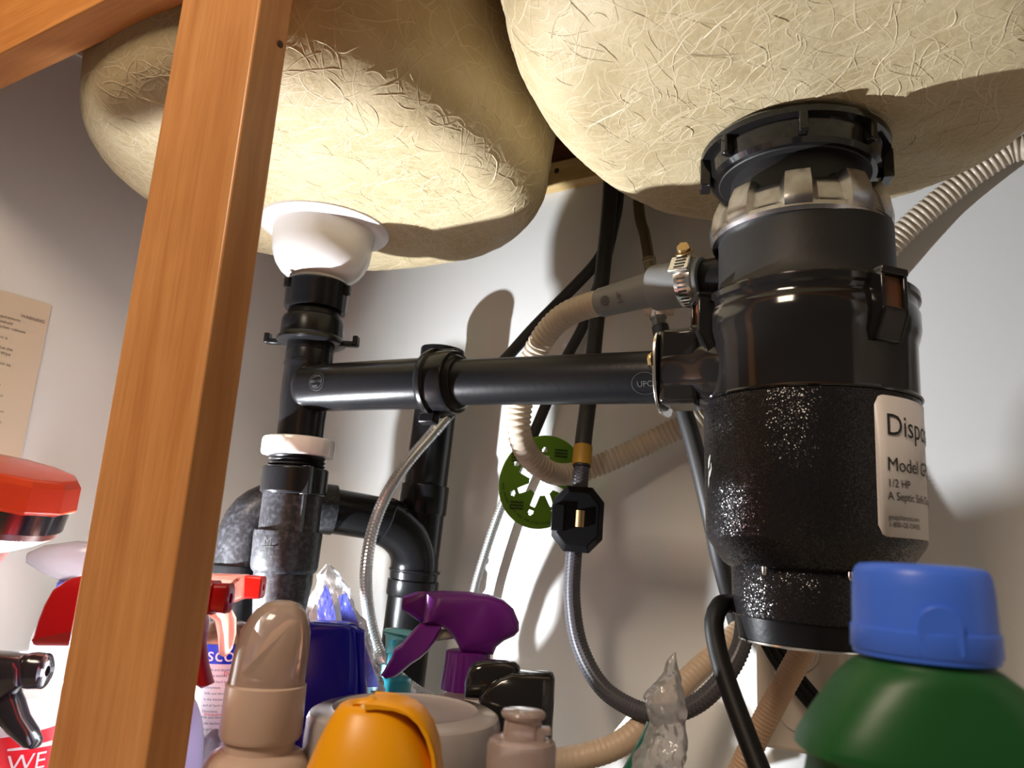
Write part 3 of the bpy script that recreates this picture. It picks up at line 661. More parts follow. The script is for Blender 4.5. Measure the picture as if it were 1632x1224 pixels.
# electrical box on the wall beneath the disposal
bx = at(1285, 1075, YB); bz = bx.z
ob = thing('outlet_box', 'off-white surface wall outlet box half hidden under the disposal', 'electrical outlet', (bx.x, YB - .02, bz - .05))
M_box = mat('outlet_plastic', (.52, .45, .38, 1), .45)
obj('box_body', MB().box((bx.x, YB - .0215, bz), (.070, .043, .115)), M_box, ob, bevel=.004, seg=3)
for dz in (.024, -.024):
    obj('socket', MB().lathe((bx.x, YB - .043, bz + dz), [(.0170, 0), (.0170, .002), (.0160, .003), (.0130, .003)], 36, (0, -1, 0)), M_box, ob)
hI = drop(P((1222, 1000, .655), (1232, 1030, .66), (1254, 1066, .665), (1285, 1104, .67), (1318, 1142, .675), (1350, 1178, .68)))
pc = thing('plug_cord', 'bundled black cord running in front of the wall outlet box', 'power cord', hI[0])
for i in range(3): obj('strand', MB().tube([p + RT * (i - 1) * .0062 + V((0, -.002 * (i % 2), 0)) for p in hI], .0034, 12), M_cord, pc)

# green card with teeth
gc = at(864, 768, .674); gt = thing('cutout_card', 'round green card with toothed hole hanging on the corrugated drain hose', 'card', gc)
gz = V((0, 0, 1)); gn = gc.normalized(); gn = (Matrix.Rotation(.30, 3, 'Z') @ gn).normalized(); gx = gn.cross(gz).normalized(); gy = gx.cross(gn).normalized()
gx = gx if gx.dot(RT) > 0 else -gx; gy = gy if gy.z > 0 else -gy
def gp(r, a, d=0): return gc + gx * r * math.cos(a) + gy * r * math.sin(a) - gn * d
Ro = .0462; N = 144; teeth = [2, 60, 118, 180, 228, 275, 318]
def rin(d):
    for t in teeth:
        dd_ = abs((d - t + 180) % 360 - 180)
        if dd_ < 11: return .0140
        if dd_ < 17: return .0140 + (dd_ - 11) / 6 * .011
    return .0270
holes = [90, 150, 204, 252, 297, 32]
def outr(d):
    return Ro * (1 + .05 * math.cos(math.radians(2 * (d - 60))))
mb = MB(); nr_ = [0, .22, .45, .70, 1]
hole_r = .0325
cells = []
vs = []; R_N = 12
for i in range(N):
    d = 360 * i / N
    for k in range(R_N + 1): r = rin(d) + (outr(d) - rin(d)) * k / R_N; vs.append(gp(r, math.radians(d)))
fs = []
for i in range(N):
    for k in range(R_N):
        j = (i + 1) % N; d = 360 * (i + .5) / N; r = rin(d) + (outr(d) - rin(d)) * (k + .5) / R_N
        skip = False
        for h in holes:
            dx_ = r * math.cos(math.radians(d)) - hole_r * math.cos(math.radians(h)); dy_ = r * math.sin(math.radians(d)) - hole_r * math.sin(math.radians(h))
            if dx_ * dx_ + dy_ * dy_ < .0028 ** 2: skip = True
        if not skip: fs.append((i * (R_N + 1) + k, j * (R_N + 1) + k, j * (R_N + 1) + k + 1, i * (R_N + 1) + k + 1))
mb.add(vs, fs); card = obj('card_sheet', mb, M_green, gt, solid=.0010)
mb = MB()
def ringtext(s, r, a0, size, flip=1):
    n = len(s)
    for i, ch in enumerate(s):
        if ch == ' ': continue
        a = a0 + i * size * .62 / r
        text(ch, size, lambda x, y, a=a: gp(r - y, a + x / r, .0014), mb)
ringtext('WRAP AROUND DRAIN HOSE AND CLOSE SLOTS TO SEAL', .0425, math.radians(185), .0032)
obj('card_print', mb, M_ink, card)
for t in (141, 225, 60):
    mb = MB(); c = gp(.0355, math.radians(t), .0014)
    for j in range(3):
        for i in range(7): mb.box(c + gx * (-.006 + i * .002) - gy * (j * .0032 - .003), (.0014, .0003, .0016), M=Matrix((gx, gn, gy)).transposed())
    obj('card_note', mb, M_ink, card)['kind'] = 'stuff'

# ------------------------------------------------------------------ instruction sheet on the left wall
sh = MB(); c = [atX(-60, 443, XL), atX(81, 487, XL), atX(35, 705, XL), atX(-60, 690, XL)]
y1 = atX(81, 487, XL).y; zt = atX(40, 474, XL).z; y0 = y1 - .17; zb_ = zt - .26
ps = tag(obj('instruction_sheet', MB().box((XL + .0005, (y0 + y1) / 2, (zt + zb_) / 2), (.0008, y1 - y0, zt - zb_)), mat('aged_paper', srgb(208, 190, 168), .5), origin=(XL, y1, zt)), 'yellowed printed instruction sheet taped to the left cabinet wall', 'paper')
mb = MB(); lines = ['WARNING', 'tested to conform with the requirements', 'and safety standards for all household', 'kitchen cabinets', '', 'limited by storage, if temperature is', '', 'is damp, it is recommended that the', 'cabinet not stand in wet rooms. Wipe', '', 'maximum shelf loading of 15 kg/m sq', '', '', '', 'In accordance with the applicable', '', 'and has been tested ensuring no', '', 'materials. On this basis the', 'and for 10 years minimum', '', 'of such units.', '', 'to change depending upon the', 'surface finish. Therefore the', 'doors and hinges be adjusted', 'of curing found in normal', 'wear in line with this notice', '', 'installation and maintenance is', 'carefully and firmly', '', 'combination of solvent oil', '', 'of a manufactured board', '', 'exposed surfaces which may', 'be damaged by heat or water', 'moisture. It does not cover', 'unit manufactured board', '', 'doors and drawers is to', 'combinations found.']
for i, s in enumerate(lines):
    if not s: continue
    W = len(s) * .0021
    text(s, .0042 if i else .0048, lambda x, y, i=i, W=W: V((XL + .0012, y1 - .012 - (W - x) - (i % 3) * .002 - i * .0002, zt - .021 - i * .0051 + y)), mb)
obj('print', mb, mat('faded_ink', (.10, .085, .08, 1), .6), ps)

# ------------------------------------------------------------------ bottles
def up_at(p): return V((p.x, p.y, ZF))
def body(c, r0, z_top, r_neck, col, ell=1, sq=1, z_sh=None, name='bottle_body', par=None, n=40, th=0):
    """simple shouldered bottle from the floor to z_top"""
    zs = z_sh if z_sh is not None else z_top - .045
    prof = [(r0 * .90, ZF + .0002), (r0, ZF + .006), (r0, zs)]
    for k in range(1, 7): t = k / 6 * PI / 2; prof.append((r_neck + (r0 - r_neck) * math.cos(t), zs + (z_top - .006 - zs) * math.sin(t)))
    prof.append((r_neck, z_top))
    Q = Matrix.Rotation(th, 3, 'Z'); rs = []
    for r, z in prof:
        f = (r - r_neck) / max(1e-5, r0 - r_neck); e = 1 + (ell - 1) * max(0, f)
        rs.append([V((c.x, c.y, z)) + Q @ V((r * e * math.copysign(abs(math.cos(t)) ** sq, math.cos(t)), r * math.copysign(abs(math.sin(t)) ** sq, math.sin(t)), 0)) for t in [2 * PI * i / n for i in range(n)]])
    return obj(name, MB().rings(rs), col, par)
# outlines of a trigger head in metres: u towards the nozzle, z up, origin at collar base
S_ = .000513
def pk(pts): return [(-(x - 748) * S_, -(y - 1098) * S_) for x, y in pts]
HEAD = pk([(672, 951), (700, 948), (740, 947), (775, 949), (800, 956), (818, 970), (828, 990), (829, 1003), (822, 1012), (806, 1020), (794, 1030), (789, 1043), (738, 1043), (732, 1032), (722, 1018), (708, 1006), (695, 1001), (672, 1000)])
TRIG = pk([(668, 1000), (705, 998), (702, 1012), (694, 1028), (684, 1043), (672, 1055), (660, 1063), (646, 1076), (634, 1086), (620, 1089), (611, 1083), (617, 1072), (626, 1054), (629, 1042), (640, 1034), (650, 1020), (660, 1008)])
def sprayer(name, label, c, ztop, head_col, trig_col, bot_col, u, sc=1.0, tilt=0, nozzle=None, r0=.036, collar_z=None, neck_col=None, group=None, ell=1.25, ang=0, shank=None, collar_col=None, th_head=.030):
    """c: axis position; ztop: z of collar base"""
    t = thing(name, label, 'spray bottle', (c.x, c.y, ZF))
    u = V(u).normalized(); s = V((-u.y, u.x, 0)); z = V((0, 0, 1)); o = V((c.x, c.y, ztop))
    f = lambda q: o + u * q[0] * sc + z * q[1] * sc
    hd = obj('spray_head', MB().puff([f(q) for q in HEAD], s, th_head * sc, inset=.22), head_col, t, ang=50)
    # nozzle block, squarish taper to a round tip
    nz = MB(); rs = []
    for k, (px, h, w_, cy) in enumerate(((676, 24, 13, 975), (668, 24.5, 14, 975), (656, 21, 14, 973), (645, 15, 12, 972), (637, 11.5, 11, 972), (635.5, 10, 10, 972), (636, 6.5, 6.5, 972), (644, 5.5, 5.5, 972))):
        cc_ = pk([(px, cy)])[0]; sqp = max(.5, 1 - (k > 2) * .0 - (k <= 1) * .5)
        rs.append([f(cc_) + (s * w_ * math.copysign(abs(math.cos(a)) ** sqp, math.cos(a)) + z * h * math.copysign(abs(math.sin(a)) ** sqp, math.sin(a))) * S_ * sc for a in [2 * PI * i / 28 for i in range(28)]])
    obj('nozzle', MB().rings(rs), nozzle or head_col, hd, ang=40)
    obj('trigger', MB().puff([f(q) for q in TRIG], s, .019 * sc, inset=.15), trig_col, t, ang=50)
    cb = obj('piston', MB().lathe(f(pk([(728, 1012)])[0]), [(.0045 * sc, 0), (.0045 * sc, .018 * sc)], 16, u - z * .25), shank or M_pale, t)
    obj('collar', MB().lathe(o, [(.0205 * sc, 0), (.0205 * sc, .002 * sc), (.0185 * sc, .020 * sc), (.0180 * sc, .029 * sc), (.0160 * sc, .030 * sc)], 72, shape=lambda a: 1 + .03 * (1 if math.sin(a * 24) > 0 else 0)), collar_col or head_col, t, ang=30)
    body(c, r0, ztop + .002, .0150 * sc, bot_col, ell, 1, ztop - .06, 'bottle_body', t, th=math.atan2(u.y, u.x))
    return t
camR = V((rt.x, rt.y, 0))
# purple sprayer
M_pur = mat('purple_plastic', srgb(96, 24, 116), .32, spec=.4, sub=.0); M_purl = mat('purple_trigger', srgb(128, 44, 150), .3)
pc_ = at(742, 1098, .50)
sprayer('purple_sprayer', 'purple trigger spray bottle with nozzle pointing left over the yellow cap', V((pc_.x, pc_.y, 0)), pc_.z, M_pur, M_purl, mat('milky_white', (.66, .56, .52, 1), .4), -camR, sc=sz(194, pc_) / .1 * .995)
# teal pump bottle
tp_ = at(622, 1090, .56); M_teal = mat('teal_plastic', srgb(30, 128, 146), .35, coat=.2)
t = thing('teal_pump_bottle', 'small teal pump dispenser bottle behind the purple trigger', 'pump bottle', (tp_.x, tp_.y, ZF))
k = sz(1, tp_); T0 = V((tp_.x, tp_.y, tp_.z))
obj('collar', MB().lathe(T0, [(33 * k, -14 * k), (34 * k, -10 * k), (33 * k, 6 * k), (30 * k, 10 * k), (18 * k, 12 * k), (17 * k, 30 * k), (14 * k, 31 * k)], 48), M_teal, t)
obj('stem', MB().lathe(T0 + V((0, 0, 30 * k)), [(10 * k, -2 * k), (11 * k, 16 * k), (13 * k, 38 * k)], 24), M_teal, t)
hdp = [T0 + camR * x * k + V((0, 0, z * k)) for x, z in ((-20, 79), (-16, 84), (0, 86), (25, 84), (45, 77), (56, 65), (50, 63), (32, 69), (14, 65), (12, 45), (-12, 45), (-14, 73))]
obj('pump_head', MB().puff(hdp, V((-camR.y, camR.x, 0)), 24 * k, inset=.3), translucent('clear_teal', (.25, .62, .66, 1), .15, .5, .3), t, ang=50)
body(V((tp_.x, tp_.y, 0)), 40 * k, tp_.z - 10 * k, 26 * k, translucent('teal_bottle', (.15, .45, .5, 1), .2, .5), 1.2, par=t)
# deep blue cap bottle
bp = at(518, 1110, .40); kb = sz(1, bp); M_blue = mat('deep_blue_plastic', srgb(12, 12, 176), .22, spec=.45)
t = thing('blue_bottle', 'deep blue rounded bottle top behind the foam pump bottle', 'bottle', (bp.x, bp.y, ZF))
rs = []
B0 = V((bp.x, bp.y, bp.z))
def sqr(c, a, b, n_, z, th=0, N=44):
    Q = Matrix.Rotation(th, 3, 'Z')
    return [V((c.x, c.y, z)) + Q @ V((a * math.copysign(abs(math.cos(t)) ** (2 / n_), math.cos(t)), b * math.copysign(abs(math.sin(t)) ** (2 / n_), math.sin(t)), 0)) for t in [2 * PI * i / N for i in range(N)]]
for z, a in ((-40, 62), (0, 58), (50, 52), (90, 46), (104, 43), (111, 38), (114, 28)): rs.append(sqr(B0, a * kb, a * kb * .7, 3.6, B0.z + z * kb, YAW))
obj('blue_cap', MB().rings(rs), M_blue, t, ang=60)
hd_ = [B0 + camR * x * kb + V((0, 0, z * kb)) for x, z in ((34, 106), (44, 108), (54, 102), (57, 60), (66, 10), (72, -40), (58, -40), (52, 10), (46, 60))]
obj('side_rib', MB().puff(hd_, V((-camR.y, camR.x, 0)), 30 * kb, inset=.2), M_blue, t, ang=50)
obj('bottle_body', MB().rings([sqr(B0, a * kb, a * kb * .75, 4, z, YAW) for z, a in ((ZF + .0002, 60), (ZF + .006, 66), (B0.z - 80 * kb, 66), (B0.z - 50 * kb, 63), (B0.z - 38 * kb, 56))]), M_blue, t)
# crumpled bags
def bag(name, label, outline, Y, m, seed, depth=.02, amp=.004, cat='plastic bag', rows=46, cols=56, foot=None):
    """outline: rows of (py, pxl, pxr) from the top down"""
    rnd = random.Random(seed); mb = MB(); rs = []
    off = V((seed * 3.1, 0, 0))
    Nn = cols
    ys = [o_[0] for o_ in outline]
    for i in range(rows + 1):
        y = ys[0] + (ys[-1] - ys[0]) * i / rows
        for a, b in zip(outline, outline[1:]):
            if a[0] <= y <= b[0] + 1e-6: f_ = (y - a[0]) / (b[0] - a[0]); l = a[1] + (b[1] - a[1]) * f_; r = a[2] + (b[2] - a[2]) * f_
        pl_, pr_ = at(l, y, Y), at(r, y, Y); c = (pl_ + pr_) / 2; w_ = (pr_ - pl_).length / 2; ax = (pr_ - pl_).normalized(); dp_ = V((-ax.y, ax.x, 0)).normalized(); ring = []
        for j in range(Nn):
            t_ = 2 * PI * j / Nn; k1 = min(1, w_ / .012)
            p = c + ax * w_ * math.cos(t_) + dp_ * min(depth, w_ * .7) * math.sin(t_)
            n1_ = noise.noise(p * 60 + off); n2_ = abs(noise.noise(p * 130 + off)); n3 = noise.noise(V((p.x * 200, p.y * 200, p.z * 30)) + off)
            ring.append(p + (p - c).normalized() * (n1_ * amp + (n2_ - .2) * amp * .8 + n3 * amp * .7) * k1)
        rs.append(ring)
    c = sum(rs[-1], V((0, 0, 0))) / Nn
    rs.append([V((c.x + (p.x - c.x) * 1.1, c.y + (p.y - c.y) * 1.1, ZF + .001)) for p in rs[-1]])
    mb.rings(rs); o = obj(name, mb, m, ang=22, origin=(c.x, c.y, ZF)); tag(o, label, cat); return o
M_bag = translucent('clear_bag', (.80, .80, .82, 1), .12, .5, .62, bump=(150, .6, .003))
M_bagb = translucent('blue_print_bag', (.10, .12, .50, 1), .15, .4, .15, bump=(120, .6, .003))
M_bagw = translucent('milky_bag', (.72, .74, .76, 1), .15, .5, .45, bump=(120, .7, .003))
bg = bag('plastic_bag', 'crumpled clear and blue printed bag standing behind the blue bottle', [(899, 520, 526), (915, 508, 536), (940, 503, 552), (980, 498, 566), (1020, 500, 580), (1060, 505, 592), (1100, 510, 604), (1150, 500, 615)], .47, M_bagw, 4, depth=.022)
pp = P((512, 935, .44), (514, 931, .44), (522, 950, .44), (528, 975, .44), (531, 998, .44), (500, 998, .44), (500, 965, .44))
obj('printed_panel', MB().slab([p + V((0, .004, 0)) for p in pp], (rt.y, -rt.x, 0), .001), M_bagb, bg)
pp = P((540, 950, .455), (552, 945, .455), (568, 985, .455), (590, 1050, .455), (604, 1095, .455), (560, 1095, .455), (548, 1010, .455))
obj('printed_panel', MB().slab(pp, (rt.y, -rt.x, 0), .001), M_bagb, bg)
bag('plastic_bag', 'clear crinkled plastic bag twisted upright in front of the looping faucet hose', [(1040, 1073, 1078), (1052, 1064, 1080), (1070, 1058, 1082), (1090, 1040, 1084), (1110, 1032, 1086), (1140, 1034, 1090), (1180, 1026, 1094), (1230, 1012, 1088)], .42, M_bag, 9, depth=.014, amp=.0045)
gb = at(1022, 1200, .47)
gpp = [at(x, y, .475) for x, y in ((1032, 1150), (1040, 1165), (1030, 1200), (1018, 1240), (985, 1240), (1005, 1205), (1024, 1170))]
o = obj('green_packet', MB().slab(gpp + [], (rt.y, -rt.x, 0), .004).box((gb.x, .475, (ZF + gb.z - .03) / 2), (.03, .006, gb.z - .03 - ZF), YAW), translucent('green_film', (.03, .22, .15, 1), .2, .4), origin=(gb.x, .475, ZF)); tag(o, 'dark green plastic packet tucked beside the clear crinkled bag', 'packet')
tgp = [at(x, y, .66) for x, y in ((1003, 1136), (1025, 1148), (1010, 1172), (962, 1186))]
o = obj('paper_tag', MB().slab(tgp, (rt.y, -rt.x, 0), .0008), mat('cream_paper', (.72, .66, .55, 1), .6), origin=tgp[0]); tag(o, 'small cream paper tag on the beige hose', 'tag')
# black hooded caps
kp = at(835, 1130, .455); kk = sz(1, kp); K0 = V((kp.x, kp.y, kp.z))
t = thing('black_cap_bottle', 'glossy black bottle with curved hooded cap behind the frosted jar', 'bottle', (kp.x, kp.y, ZF))
dv = V((-camR.y, camR.x, 0))
q = [K0 + camR * (x - 835) * kk + V((0, 0, (1130 - y) * kk)) for x, y in ((740, 1118), (738, 1095), (742, 1076), (750, 1064), (765, 1059), (800, 1058), (818, 1060), (825, 1066), (828, 1085), (830, 1118))]
obj('spout_hood', MB().puff(q, dv, 44 * kk, inset=.3), M_gloss, t, ang=60)
q = [K0 - dv * .006 + camR * (x - 835) * kk + V((0, 0, (1130 - y) * kk)) for x, y in ((762, 1110), (775, 1092), (793, 1078), (812, 1071), (840, 1070), (870, 1069), (878, 1071), (881, 1078), (881, 1170), (881, 1240), (775, 1240), (765, 1170))]
obj('cap_block', MB().puff(q, dv, 60 * kk, inset=.16), M_gloss, t, ang=60)
obj('bottle_body', MB().rings([sqr(K0 - dv * .006 - camR * 8 * kk, a * kk, a * .7 * kk, 5, z, YAW) for z, a in ((ZF + .0002, 58), (ZF + .005, 62), (K0.z - 112 * kk, 62), (K0.z - 104 * kk, 58))]), M_gloss, t)
# frosted jar
jp = at(645, 1150, .365); kj = sz(1, jp) * .93; J0 = V((jp.x, jp.y, jp.z))
M_frost = translucent('frosted_plastic', (.46, .41, .40, 1), .22, .3)
t = thing('frosted_jar', 'wide frosted jar with round screw lid behind the yellow cap', 'jar', (jp.x, jp.y, ZF))
obj('lid', MB().lathe(J0, [(150 * kj, -60 * kj), (164 * kj, -58 * kj), (166 * kj, -30 * kj), (164 * kj, 5 * kj), (160 * kj, 14 * kj), (152 * kj, 18 * kj), (128 * kj, 20 * kj), (124 * kj, 23 * kj), (121 * kj, 21 * kj), (116 * kj, 19 * kj), (60 * kj, 19 * kj), (20 * kj, 19 * kj)], 96), M_frost, t)
obj('jar_body', MB().lathe(J0, [(140 * kj, ZF + .0002 - J0.z), (158 * kj, ZF + .006 - J0.z), (158 * kj, -75 * kj), (152 * kj, -68 * kj), (148 * kj, -58 * kj)], 72), M_frost, t)
# yellow cap
yp = at(598, 1180, .275); ky = sz(1, yp) * .93; Y0 = V((yp.x, yp.y, yp.z)); M_yel = mat('yellow_plastic', srgb(232, 158, 8), .35, spec=.4)
t = thing('yellow_cap_bottle', 'bright yellow domed flip cap bottle at the front of the cabinet', 'bottle', (yp.x, yp.y, ZF))
cap = obj('yellow_cap', MB().rings([sqr(Y0 + camR * dx * ky, a * ky, a * .9 * ky, 2.3, Y0.z + z * ky, YAW) for z, a, dx in ((-80, 118, 0), (-40, 108, 0), (0, 92, -2), (30, 76, -5), (48, 63, -8), (55, 57, -9), (59, 50, -9), (61, 40, -9), (58, 34, -9))]), M_yel, t, ang=60)
q = [Y0 + camR * x * ky + V((0, 0, z * ky)) for x, z in ((-20, 68), (5, 72), (35, 71), (62, 64), (84, 48), (100, 25), (112, -5), (121, -50), (123, -80), (104, -80), (103, -40), (96, -5), (84, 22), (64, 42), (40, 53), (10, 57), (-18, 58))]
obj('flip_lid', MB().puff(q, dv, 110 * ky, inset=.12), M_yel, cap, ang=60)
q = [Y0 - dv * 20 * ky + camR * x * ky + V((0, 0, z * ky)) for x, z in ((-40, 58), (-30, 70), (-8, 74), (6, 68), (8, 58))]
obj('front_lip', MB().puff(q, dv, 30 * ky, inset=.2), M_yel, cap, ang=60)
obj('spout', MB().lathe(Y0 + V((0, 0, 56 * ky)) - camR * 10 * ky - dv * 32 * ky, [(16 * ky, 0), (14 * ky, 7 * ky), (8 * ky, 8 * ky)], 24), mat('ivory', (.7, .62, .4, 1), .4), cap)
obj('bottle_body', MB().rings([sqr(Y0, a * ky, a * .8 * ky, 3, z, YAW) for z, a in ((ZF + .0002, 120), (ZF + .006, 128), (Y0.z - 110 * ky, 128), (Y0.z - 88 * ky, 120), (Y0.z - 80 * ky, 108))]), mat('pale_yellow', (.7, .62, .4, 1), .4), t)
# clear pump bottle
cp = at(832, 1180, .30); kc = sz(1, cp) * .95; C0 = V((cp.x, cp.y, cp.z)); M_clr = translucent('clear_pink_plastic', (.76, .60, .55, 1), .12, .45, .42)
t = thing('clear_pump_bottle', 'clear pinkish pump cap bottle right of the yellow cap', 'pump bottle', (cp.x, cp.y, ZF))
obj('overcap', MB().lathe(C0, [(58 * kc, -60 * kc), (58 * kc, -8 * kc), (55 * kc, 0), (48 * kc, 4 * kc), (34 * kc, 5 * kc)], 48), M_clr, t)
ph = obj('pump_top', MB().lathe(C0, [(33 * kc, 2 * kc), (31 * kc, 30 * kc), (30 * kc, 34 * kc), (36 * kc, 37 * kc), (38 * kc, 42 * kc), (36 * kc, 46 * kc), (20 * kc, 48 * kc)], 40), M_clr, t)
sq_ = MB()
for (x, z, w_, h) in ((28, 12, 20, 28), (40, 20, 14, 12), (42, 2, 10, 10), (22, 26, 10, 6)): sq_.box(C0 + camR * x * kc + V((0, 0, z * kc)) - dv * 12 * kc, (w_ * kc, 22 * kc, h * kc), YAW)
obj('spout', sq_, M_clr, ph, bevel=.0008)
body(V((cp.x, cp.y, 0)), 62 * kc, C0.z - 56 * kc, 52 * kc, M_clr, 1, par=t, z_sh=C0.z - 80 * kc)
# foam pump bottle with clear overcap
fp = at(425, 1090, .30); kf = sz(1, fp) * .90; F0 = V((fp.x, fp.y, fp.z))
M_tan = translucent('tan_clear_cap', (.84, .68, .58, 1), .10, .5, .45); M_tan2 = translucent('tan_milky', (.76, .57, .46, 1), .28, .35); M_tan3 = translucent('tan_pump', (.86, .70, .58, 1), .4, .3)
t = thing('foam_pump_bottle', 'translucent tan foam pump bottle with tall rounded overcap right of the wooden stile', 'pump bottle', (fp.x, fp.y, ZF))
rs = []
for z, a, dx in ((0, 66, 0), (30, 65, 1), (60, 64, 3), (90, 60, 6), (112, 52, 9), (128, 42, 10), (139, 28, 12), (144, 12, 13)): rs.append(sqr(F0 + camR * dx * kf, a * kf, a * kf * .85, 2.2, F0.z + z * kf, YAW))
oc = obj('overcap', MB().rings(rs), M_tan, t, ang=60)
q = [F0 + camR * x * kf + V((0, 0, z * kf)) for x, z in ((-42, 10), (-30, 22), (-20, 58), (0, 90), (26, 112), (44, 108), (50, 80), (46, 50), (30, 34), (20, 14), (10, 6))]
obj('pump_head', MB().puff(q, dv, 56 * kf, inset=.25), M_tan3, t, ang=50)
obj('collar', MB().lathe(F0, [(66 * kf, 2 * kf), (69 * kf, 0), (70 * kf, -80 * kf), (66 * kf, -88 * kf), (60 * kf, -88 * kf)], 56), M_tan2, t)
body(V((fp.x, fp.y, 0)), 92 * kf, F0.z - 86 * kf, 60 * kf, M_tan2, 1, par=t, z_sh=F0.z - 150 * kf)
# green bottle with blue cap
gp_ = at(1470, 978, .262); kg = sz(1, gp_) * .90; G0 = V((gp_.x, gp_.y, gp_.z))
M_bcap = mat('sky_blue_plastic', srgb(66, 110, 222), .38, spec=.4); M_grn = mat('green_bottle', srgb(24, 78, 34), .42, spec=.4)
t = thing('green_bottle', 'large green bottle with wide blue screw cap at the right edge', 'bottle', (gp_.x, gp_.y, ZF))
cpb = obj('blue_cap', MB().lathe(G0, [(116 * kg, -66 * kg), (119 * kg, -62 * kg), (118 * kg, -26 * kg), (115 * kg, -24 * kg), (113 * kg, 40 * kg), (110 * kg, 66 * kg), (106 * kg, 76 * kg), (98 * kg, 82 * kg), (70 * kg, 85 * kg), (20 * kg, 86 * kg)], 96), M_bcap, t, ang=40)
# arched thumb tab on the cap's front
aq = math.atan2(-G0.y, -G0.x) + .22; mb = MB(); N = 20
rad = lambda z: 119 * kg
pts = []
for i in range(N + 1):
    tt_ = PI * i / N; x = 34 * kg * math.cos(tt_); z = -14 * kg + 34 * kg * math.sin(tt_); a = aq + x / (116 * kg); pts.append((a, z))
pts = [(aq + 34 * kg / (116 * kg), -60 * kg)] + pts + [(aq - 34 * kg / (116 * kg), -60 * kg)]
mb.rings([[G0 + V((rr * kg * math.cos(a), rr * kg * math.sin(a), z)) for a, z in pts] for rr in (110, 121)])
obj('thumb_tab', mb, M_bcap, cpb, bevel=.0004)
tear = MB().lathe(G0, [(112 * kg, -74 * kg), (115 * kg, -72 * kg), (115 * kg, -66 * kg)], 64); obj('cap_ring', tear, M_bcap, cpb)
rs = []
for z, a, dx, n_ in ((-56, 104, 0, 2.0), (-68, 106, 0, 2.0), (-76, 118, 0, 2.1), (-100, 136, 3, 2.5), (-140, 166, 8, 2.8), (-175, 192, 13, 3), (-205, 212, 16, 3), (-222, 218, 18, 3), (-230, 208, 20, 3), (-240, 200, 20, 3), (-250, 200, 20, 3), (-280, 206, 20, 3)): rs.append(sqr(G0 + camR * dx * kg, a * kg * (1.07 if a > 130 else 1), (min(a, 118) + (a - min(a, 118)) * .25) * kg, n_, G0.z + (z - 13) * kg, YAW - .1, 64))
for z, a in ((ZF + .01, 206), (ZF + .0002, 196)): rs.append(sqr(G0 + camR * 20 * kg, a * kg, 138 * kg, 3, z, YAW - .1, 64))
obj('bottle_body', MB().rings(rs), M_grn, t, ang=60)

# ------------------------------------------------------------------ left-hand group round the torch
M_red = mat('dark_red_plastic', srgb(170, 10, 16), .3, spec=.4)
def px_bottle(name, label, cpx, cpy, Y, head, trig, nozzle, col, colt, coln, colb, collar, r0, ell=1.2, th=.028, sh=None, colc=None):
    """trigger bottle whose outlines lie in an upright plane through its axis; nozzle: (x0,x1,half heights..., cy)"""
    c = at(cpx, cpy, Y); q = lambda x, y: (lambda d: d * (c.dot(dv) / d.dot(dv)))(ray(x, y))
    t = thing(name, label, 'spray bottle', (c.x, c.y, ZF))
    hd = obj('spray_head', MB().puff([q(*p) for p in head], dv, th, inset=.2), col, t, ang=50)
    obj('trigger', MB().puff([q(*p) for p in trig], dv, .017, inset=.22), colt, t, ang=50)
    x_, y_, secs = nozzle; n0 = q(x_, y_); rs = []; k = sz(1, n0); sgn = 1 if secs[-1][0] > 0 else -1
    for dx, h, e in secs: rs.append([n0 + camR * dx * k + V((0, 0, -dx * k * .10 * 0)) + dv * h * k * .85 * math.copysign(abs(math.cos(a)) ** e, math.cos(a)) + V((0, 0, h * k * math.copysign(abs(math.sin(a)) ** e, math.sin(a)))) for a in [2 * PI * i / 32 for i in range(32)]])
    obj('nozzle', MB().rings(rs), coln, hd, ang=40)
    cz0, cz1, rc_ = collar; z0 = q(cpx, cz0).z; z1 = q(cpx, cz1).z
    obj('collar', MB().lathe((c.x, c.y, 0), [(rc_ * .92, z0), (rc_, z0 - .002), (rc_ * 1.06, z1 + .002), (rc_ * .95, z1)], 72, shape=lambda a: 1 + .03 * (1 if math.sin(a * 24) > 0 else 0)), colc or col, t, ang=30)
    body(c, r0, z1 + .002, rc_ * .8, colb, ell, 1, z1 - (sh or .05), 'bottle_body', t, th=YAW)
    return t
px_bottle('red_sprayer', 'dark red trigger spray bottle half hidden behind the wooden stile', 238, 1040, .315,
    [(70, 1028), (66, 1012), (74, 985), (84, 960), (98, 936), (122, 920), (170, 910), (240, 910), (300, 918), (327, 924), (327, 976), (300, 984), (272, 1000), (258, 1030)],
    [(300, 970), (325, 972), (330, 990), (326, 1025), (330, 1060), (338, 1090), (325, 1096), (305, 1084), (292, 1050), (288, 1010)],
    (325, 951, ((-6, 26, .4), (18, 26, .4), (19, 22, .4), (40, 23, .4), (43, 19, .5), (43, 8, .6), (36, 7, .6))),
    M_red, M_red, M_red, translucent('lavender_bottle', (.62, .56, .72, 1), .3, .5), (1028, 1075, .019), .036, 1.12)
M_coral = translucent('coral_plastic', (.90, .50, .42, 1), .25, .6, .35); M_redn = mat('red_nozzle', srgb(232, 44, 30), .3)
